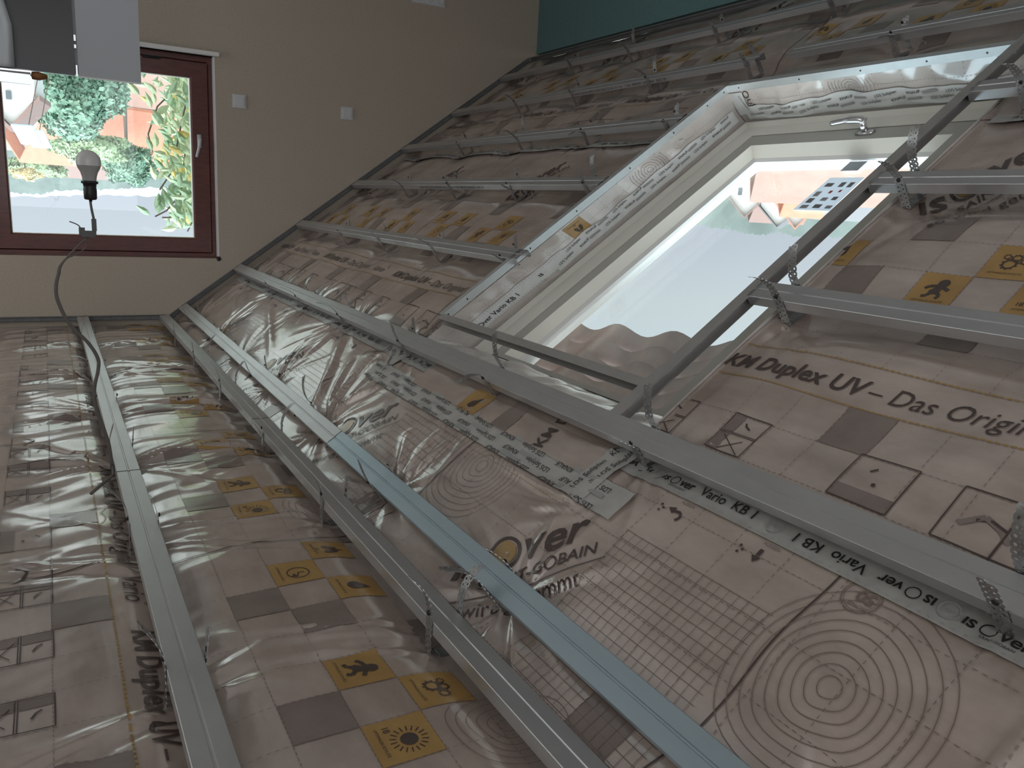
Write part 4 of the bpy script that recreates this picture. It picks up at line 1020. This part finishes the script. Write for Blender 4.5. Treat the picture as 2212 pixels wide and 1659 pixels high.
b = MB(); b.tube(smooth_curve([cz(-0.053, 0.089), cz(-0.075, 0.10), cz(-0.083, 0.125), cz(-0.090, 0.15), cz(-0.07, 0.172), cz(-0.04, 0.188), cz(-0.024, 0.215), cz(-0.015, 0.236)]), 0.0015, 6); pp(b, 'loose_wire', M_cable)
b = MB(); b.tube([CP(-0.060, 2.30, 0.80), CP(-0.121, 2.40, 0.786), CP(-0.124, 2.45, 0.775)], 0.0045, 8); pp(b, 'cable_end', M_cable)

# ------------------------------------------------------------------ tall cabinet in the lower right of the room
cy = 4.2; tz = ZC-0.481
cab = empty('tall_cabinet', (-0.1, cy+0.3, 0)); tag(cab, 'tall cabinet with grey door and black glossy door before the window', 'cabinet')
bpy.context.view_layer.update(); CI = cab.matrix_world.inverted()
def cp_(mb, name, m, sm=False): o = mb.build(name, m, cab, sm); o.matrix_parent_inverse = CI; return o
b = MB(); b.box((-0.412, cy+0.020, 0.0), (0.62, cy+0.045, tz-0.01)); b.box((-0.412, cy+0.045, 0.0), (-0.395, cy+0.36, tz-0.03)); b.box((0.60, cy+0.045, 0), (0.62, cy+0.36, tz-0.03)); cp_(b, 'body', M_panel)
b = MB(); b.box((-0.415, cy, 0.05), (-0.163, cy+0.018, tz)); b.box((-0.415, cy-0.001, tz), (-0.163, cy+0.019, tz+0.004), 1); o = cp_(b, 'grey_door', [M_panel, M_white])
b = MB(); b.box((-0.150, cy, 0.05), (0.60, cy+0.018, tz)); o = cp_(b, 'black_door', M_dglass); o['label'] = 'black glossy door'
b = MB(); b.box((-0.160, cy+0.004, tz-0.045), (-0.154, cy+0.016, tz)); b.box((-0.160, cy+0.004, tz-0.13), (-0.152, cy+0.016, tz-0.115)); b.box((-0.160, cy+0.004, tz-0.17), (-0.152, cy+0.016, tz-0.145)); cp_(b, 'hinge', M_chrome)
b = MB(); b.tube([(0.02, cy-0.035, tz+0.010), (0.40, cy-0.035, tz+0.016)], 0.012, 10); b.box((0.022, cy-0.045, tz+0.022), (0.40, cy-0.012, tz+0.062)); b.box((0.02, cy-0.030, tz-0.003), (0.048, cy, tz+0.024), 1); cp_(b, 'top_rail_clamp', [M_chrome, M_black])
b = MB(); b.lathe([(0.0, 0), (0.016, 0.004), (0.018, 0.03), (0.010, 0.06), (0, 0.064)], 14, 0, Matrix.Translation((0.02, cy-0.022, tz+0.022)) @ Matrix.Rotation(math.pi/2+math.pi, 4, 'Y')); cp_(b, 'wooden_knob', mat('varnished_wood', (.25, .10, .03), rough=.4), True)
# plastic sheet draped at the cabinet's left
M_sheet = mat('milky_plastic_sheet', (0.50, 0.54, 0.56), rough=0.4, coat=0.3, alpha=0.85)
b = MB(); v = []; f_ = []; N1, N2 = 24, 24
for i in range(N1+1):
    for j in range(N2+1):
        x = 0.075+0.55*i/N1 + 0.10*max(0, (j/N2)-0.4); z = tz+0.005-0.42*j/N2 + (0.21*math.exp(-((i)/10)**2)*(1-j/N2) if False else 0)
        v.append((x, cy-0.06-0.012*math.sin(i*0.9+j*0.2)-0.006*math.sin(i*2.3), z))
for i in range(N1):
    for j in range(N2): a = i*(N2+1)+j; f_.append((a, a+1, a+N2+2, a+N2+1))
b.add(v, f_); o = b.build('plastic_sheet', M_sheet, None, True); md = o.modifiers.new('thickness', 'SOLIDIFY'); md.thickness = 0.001
tag(o, 'crumpled milky plastic sheet hung over the black cabinet door', 'plastic sheet')

# ------------------------------------------------------------------ outside
def ray(px, py): return M @ np.array([px-1106, py-829.5, F])
def far(px, py, r):                          # point at horizontal distance r on that bearing
    q = ray(px, py); h = math.hypot(q[0], q[1]); return Vector(CAM + q*(r/h))
GZ = -7.0
b = MB(); b.box((-400, D+0.5, GZ-1), (400, 900, GZ)); b.box((-900, -300, GZ-1), (-3.9, D+0.5, GZ)); o = b.build('ground', mat('garden_ground', (.30, .31, .27), noise=.3, col2=(.36, .34, .30))); o['kind'] = 'structure'; o.name = 'trim_1'
o.name = 'ground'
M_gr = [mat('foliage_green', (.09, .20, .14), rough=.8, noise=3, col2=(.26, .38, .28)), mat('foliage_light', (.24, .34, .20), rough=.8, noise=3, col2=(.40, .50, .32)), mat('foliage_yellow', (.66, .52, .26), rough=.8, noise=3, col2=(.50, .52, .34)), mat('foliage_haze', (.13, .17, .16), rough=.9, noise=.15, col2=(.24, .29, .28))]
M_bark = mat('bark', (.14, .11, .09), rough=.9)
M_ro = [mat('roof_orange', (.60, .25, .16), rough=.8, noise=4, col2=(.54, .21, .14)), mat('roof_pale_red', (.38, .23, .185), rough=.8, noise=2, col2=(.33, .20, .165)), mat('roof_grey', (.20, .20, .21), rough=.8), mat('roof_brown', (.26, .17, .15), rough=.8)]
M_hw = mat('house_render', (.58, .57, .56), rough=.9); M_hb = mat('house_beige', (.62, .56, .50), rough=.9); M_pane = mat('far_window', (.10, .12, .14), rough=.2)
def tree(px, py, r, wpx, hpx, m, label, n=900, leaf=0.02, conical=False, seed=1):
    c = far(px, py, r); k = r*math.hypot(1, 0)/F*1.0; R = wpx*r/F*1.03/2; Hh = hpx*r/F/2; rs = np.random.RandomState(seed)
    t = empty('leafy_tree', (c.x, c.y, GZ)); tag(t, label, 'tree')
    b = MB(); b.tube([(0, 0, 0), (0, 0, (c.z-GZ)*0.6), (0, 0, c.z-GZ)], [R*0.10, R*0.07, R*0.03], 8); b.build('trunk', M_bark, t)
    U = rs.normal(size=(n, 3)); U /= np.linalg.norm(U, axis=1)[:, None]
    lump = 0.80+0.20*np.sin(U[:, 0]*5+seed)*np.cos(U[:, 2]*4+seed*2)+0.06*np.sin(U[:, 1]*11)
    rad = lump*(0.58+0.42*rs.rand(n)**0.7)
    P = U*rad[:, None]; P[:, 0] *= R; P[:, 1] *= R; P[:, 2] *= Hh
    if conical: P[:, :2] *= (1.15-0.55*(P[:, 2:3]/Hh))
    v = []; f_ = []; L = leaf*R*2
    A = rs.normal(size=(n, 3)); A /= np.linalg.norm(A, axis=1)[:, None]; B = np.cross(A, U); B /= np.linalg.norm(B, axis=1)[:, None]+1e-9
    for i in range(n):
        q = P[i]; s_ = L*(0.6+rs.rand()); b0 = len(v)
        a, bb = A[i]*s_, B[i]*s_*0.55
        v += [tuple(q-a), tuple(q+bb), tuple(q+a), tuple(q-bb)]; f_.append((b0, b0+1, b0+2, b0+3))
    b = MB(); b.add([(x, y, z+c.z-GZ) for x, y, z in v], f_); b.build('foliage', m, t)
    # solid core so the crown is not see-through
    b = MB(); b.lathe([(0.01, -Hh*.6)] + [(R*0.60*math.cos(a), Hh*0.62*math.sin(a)) for a in [-1.2+0.3*k for k in range(9)]] + [(0.01, Hh*.62)], 14, 0, Matrix.Translation((0, 0, c.z-GZ)))
    b.build('crown_core', m, t, True)
tree(150, 205, 34, 215, 190, M_gr[0], 'large dark green tree filling the lower half of the gable window view', 16000, .022, seed=2)
tree(200, 320, 40, 150, 70, M_gr[1], 'lighter green tree crown right behind the bulb', 7000, .026, seed=3)
tree(275, 355, 46, 120, 95, M_gr[0], 'mid green tree between bulb and climbing leaves', 8000, .024, seed=4)
tree(75, 362, 76, 120, 36, M_gr[1], 'pale green tree behind the orange roof', 3500, .035, seed=5)
tree(55, 376, 58, 60, 26, M_gr[2], 'yellow autumn tree low at the left window edge', 1500, .045, seed=6)
def house(px, py, r, w, dpt, hroof, yaw, roof, wall, label, nwin=2, ang=None):
    """py = pixel of the ridge; gable end faces the viewer when yaw=0"""
    c = far(px, py, r); q = ray(px, py); base = math.atan2(q[1], q[0])
    t = empty('gabled_house', (c.x, c.y, GZ)); t.rotation_euler = (0, 0, base-math.pi/2+yaw); tag(t, label, 'house')
    ez = c.z-GZ-hroof; b = MB(); b.box((-w/2, 0, 0), (w/2, dpt, ez)); b.add([(-w/2, 0, ez), (w/2, 0, ez), (0, 0, ez+hroof), (-w/2, dpt, ez), (w/2, dpt, ez), (0, dpt, ez+hroof)], [(0, 1, 2), (5, 4, 3)], 0); b.build('walls', wall, t)
    b = MB(); o_ = 0.12*hroof
    for q_ in (-1, 1):
        v = [(0, -o_*2, ez+hroof+.02), (q_*(w/2+o_*1.5), -o_*2, ez-o_), (q_*(w/2+o_*1.5), dpt+o_*2, ez-o_), (0, dpt+o_*2, ez+hroof+.02)]
        b.add(v + [(x, y, z+0.14) for x, y, z in v], [(0, 1, 2, 3), (4, 7, 6, 5), (0, 4, 5, 1), (1, 5, 6, 2), (2, 6, 7, 3), (3, 7, 4, 0)], 0)
    b.build('roof', roof, t)
    for i in range(nwin):
        b = MB(); x = (i-(nwin-1)/2)*w/max(nwin, 2)*0.7; zw = ez-hroof*0.05
        b.box((x-w*.05, -0.06, zw-w*.09), (x+w*.05, 0.0, zw+w*.09)); b.build('window_pane', M_pane, t)
    return t
house(70, 346, 48, 5.6, 7, 2.6, math.radians(62), M_ro[0], M_hw, 'house with bright orange tiled roof at the left of the gable window', 3)
house(24, 272, 28, 1.3, 1.6, 0.8, math.radians(10), M_ro[3], M_hw, 'white gabled house at the far left window edge', 1)
house(282, 222, 40, 3.2, 5, 1.1, math.radians(70), M_ro[1], M_hb, 'pale red roofed house between tree and climbing leaves', 1)
house(285, 290, 55, 3.4, 6, 1.3, math.radians(20), M_ro[2], M_hw, 'small white house with grey roof behind the branch', 2)
house(120, 380, 130, 7.0, 9, 2.2, math.radians(60), M_ro[3], M_hw, 'long brownish roof in the haze under the skyline', 0)
house(360, 330, 70, 5, 6, 2.2, math.radians(40), M_ro[0], M_hw, 'orange roof glimpsed through the climbing leaves', 0)
for i, (px, py, yw) in enumerate(((58, 291, 0.5), (82, 300, 0.5))):
    c = far(px, py, 24+2*i); t = empty('solar_panel', c); t.rotation_euler = (math.radians(35), 0, math.radians(18)); b = MB(); b.box((-0.24, -0.36, -0.02), (0.24, 0.36, 0.02)); b.box((-0.23, -0.35, -0.03), (0.23, 0.35, -0.02), 1)
    o = b.build('panel', [mat('panel_blue', (.40, .50, .68), rough=.3), M_pane], t); tag(t, ('left' if i == 0 else 'right') + ' one of two bluish tilted panels over the orange roof', 'panel')
    b = MB(); b.tube([(0, 0, -0.03), (0, 0, -(c.z-GZ))], 0.012, 6); b.build('post', M_bark, t)
def ridge(name, pts, r, m, label):
    b = MB(); v = []; f_ = []; dense = []
    for i in range(len(pts)-1):
        for k in range(10):
            t = k/10; dense.append((pts[i][0]*(1-t)+pts[i+1][0]*t, pts[i][1]*(1-t)+pts[i+1][1]*t + 1.6*math.sin(i*9+k*2.3)+1.0*math.sin(k*5.1+i)))
    for (px, py) in dense:
        p = far(px, py, r); q = far(px, py, r*1.25); v += [(p.x, p.y, GZ), tuple(p), (q.x, q.y, p.z-1), (q.x, q.y, GZ)]
    for i in range(len(dense)-1):
        a = i*4; f_ += [(a, a+4, a+5, a+1), (a+1, a+5, a+6, a+2), (a+2, a+6, a+7, a+3)]
    b.add(v, f_); o = b.build(name, m); tag(o, label, 'hill')
ridge('wooded_hill', [(-60, 408), (0, 412), (40, 418), (90, 420), (120, 412), (200, 410), (260, 408), (300, 406), (420, 404), (520, 402)], 260, M_gr[3], 'hazy wooded skyline seen through the gable window')
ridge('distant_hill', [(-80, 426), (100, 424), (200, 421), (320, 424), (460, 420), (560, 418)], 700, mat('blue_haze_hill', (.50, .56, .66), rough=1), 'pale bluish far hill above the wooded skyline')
ridge('wooded_hill', [(1480, 478), (1540, 492), (1580, 496), (1610, 504), (1650, 508), (1680, 500), (1720, 512), (1760, 506), (1800, 514), (1850, 512), (1950, 505)], 120, M_gr[3], 'dark tree line against the sky in the roof window')
for i, (px, py, r, w, hr, yw, rf, wl, lb, nw) in enumerate((
    (1655, 424, 22, 5.2, 1.6, 85, M_ro[1], M_hw, 'big pale terracotta roof lowest in the roof window view', 0),
    (1608, 468, 70, 3.2, 1.9, 0, M_ro[3], M_hw, 'narrow white gable left in the roof window village', 2),
    (1630, 478, 112, 11.0, 3.2, 80, M_ro[3], M_hw, 'wide brown-red roof beside the narrow white gable', 0),
    (1668, 470, 135, 7.0, 2.2, 25, M_ro[3], M_hw, 'white house with brown roof in the village middle', 2),
    (1680, 490, 86, 3.8, 2.0, 10, M_ro[2], M_hw, 'white gable with grey roof close to the tree line', 1),
    (1717, 492, 74, 3.4, 2.1, 0, M_ro[0], M_hw, 'white gable with bright orange roof in the village', 2),
    (1700, 462, 40, 2.6, 1.4, 75, M_ro[0], M_hw, 'orange roof turned sideways below the white gable', 0),
    (1775, 470, 60, 5.6, 2.2, 80, M_ro[2], M_hb, 'grey-green long roof right in the roof window village', 3))):
    house(px, py, r, w, w*0.5, hr, math.radians(yw), rf, wl, lb, nw)
# climbing branch with leaves right outside the gable window
br = empty('climbing_branch', (-0.75, 6.6, 1.9)); tag(br, 'leafy climbing branch with some yellow leaves hanging at the window edge', 'branch')
bpy.context.view_layer.update(); BI = br.matrix_world.inverted()
def WP(px, py, y): q = ray(px, py); return Vector(CAM + q*(y/q[1]))
b = MB(); tw = [[(430, 140), (400, 230), (385, 300), (372, 370), (345, 410)], [(430, 250), (400, 330), (390, 420), (360, 455), (335, 468)], [(430, 400), (405, 450), (392, 470), (350, 470)], [(420, 430), (415, 480), (405, 500)], [(420, 170), (370, 200), (340, 230), (320, 290), (330, 330)]]
b.tube([WP(430, 140, 6.4), WP(470, 180, 6.4), Vector((-1.25, 6.35, 0.3)), Vector((-1.2, 6.3, GZ))], 0.02, 6)
for k, l in enumerate(tw): b.tube([WP(x, y, 6.4+0.08*k) for x, y in l], 0.006, 6)
o = b.build('twigs', M_bark, br); o.matrix_parent_inverse = BI
LG = [mat('leaf_green', (.33, .48, .30), rough=.5), mat('leaf_pale', (.54, .64, .40), rough=.5), mat('leaf_yellow', (.78, .62, .20), rough=.5)]
rs = random.Random(5); b = MB()
def leaf(p, L, a, tilt, m):
    d = Vector((math.cos(a), 0, math.sin(a))); s_ = Vector((-math.sin(a)*math.cos(tilt), math.sin(tilt), math.cos(a)*math.cos(tilt)))
    pts = [p, p+d*L*.25+s_*L*.20, p+d*L*.55+s_*L*.21, p+d*L, p+d*L*.55-s_*L*.21, p+d*L*.25-s_*L*.20]; mid = p+d*L*.5-Vector((0, .02, 0))
    b.add([tuple(q) for q in pts]+[tuple(mid)], [(0, 1, 6), (1, 2, 6), (2, 3, 6), (3, 4, 6), (4, 5, 6), (5, 0, 6)], m)
for k in range(420):
    t = rs.random(); y_ = 165+t*330
    x_ = 425-abs(rs.gauss(0, 1))*(46 if y_ < 390 else 26)
    if 405 < y_ < 440 and x_ < 385: continue
    if x_ < 268: continue
    leaf(WP(x_, y_, 6.2+rs.random()*0.7), 0.065+rs.random()*0.055, -math.pi/2+rs.gauss(0, .7)+0.5, rs.random()*1.2, 2 if rs.random() < .10 else (1 if rs.random() < .5 else 0))
for (x_, y_) in ((325, 465), (335, 450), (342, 462), (352, 455), (362, 440), (372, 448), (380, 432), (365, 425), (385, 455), (395, 462), (400, 445)): leaf(WP(x_, y_, 6.4), 0.12, -math.pi*.5+rs.gauss(0, .6)+.3, rs.random(), 0)
o = b.build('leaves', LG, br); o.matrix_parent_inverse = BI; o['kind'] = 'stuff'

# ------------------------------------------------------------------ grouping and sub-parts
bpy.context.view_layer.update()
def reparent(ch, pa):
    w_ = ch.matrix_world.copy(); ch.parent = pa; ch.matrix_parent_inverse = Matrix.Identity(4); ch.matrix_local = pa.matrix_world.inverted() @ w_
def kids(o, n): return [c for c in o.children if c.name.split('.')[0] == n]
ws = kids(win, 'window_sash')[0]
for n_ in ('glass', 'window_handle', 'glazing_strip'):
    for c in kids(win, n_): reparent(c, ws)
ws2 = kids(win2, 'sash')[0]
for n_ in ('glass', 'window_handle', 'glazing_bead'):
    for c in kids(win2, n_): reparent(c, ws2)
for a_, b_ in (('bulb_neck', 'lamp_socket'), ('terminal_clamp', 'ceiling_cable'), ('loose_wire', 'ceiling_cable'), ('cable_end', 'ceiling_cable')):
    reparent(kids(pen, a_)[0], kids(pen, b_)[0])
GR = {'film': 'sheets of printed vapour barrier film', 'tape': 'printed sealing tapes', 'rail': 'galvanised rails of the ceiling frame', 'profile': 'thin edge profiles of the frame',
      'hanger': 'perforated hangers holding the rails', 'tree': 'trees outside', 'house': 'houses outside', 'hill': 'wooded skylines outside', 'panel': 'tilted panels outside', 'switch': 'switches on the gable wall'}
for o in S.objects:
    if o.parent is None and o.get('category') in GR: o['group'] = GR[o['category']]
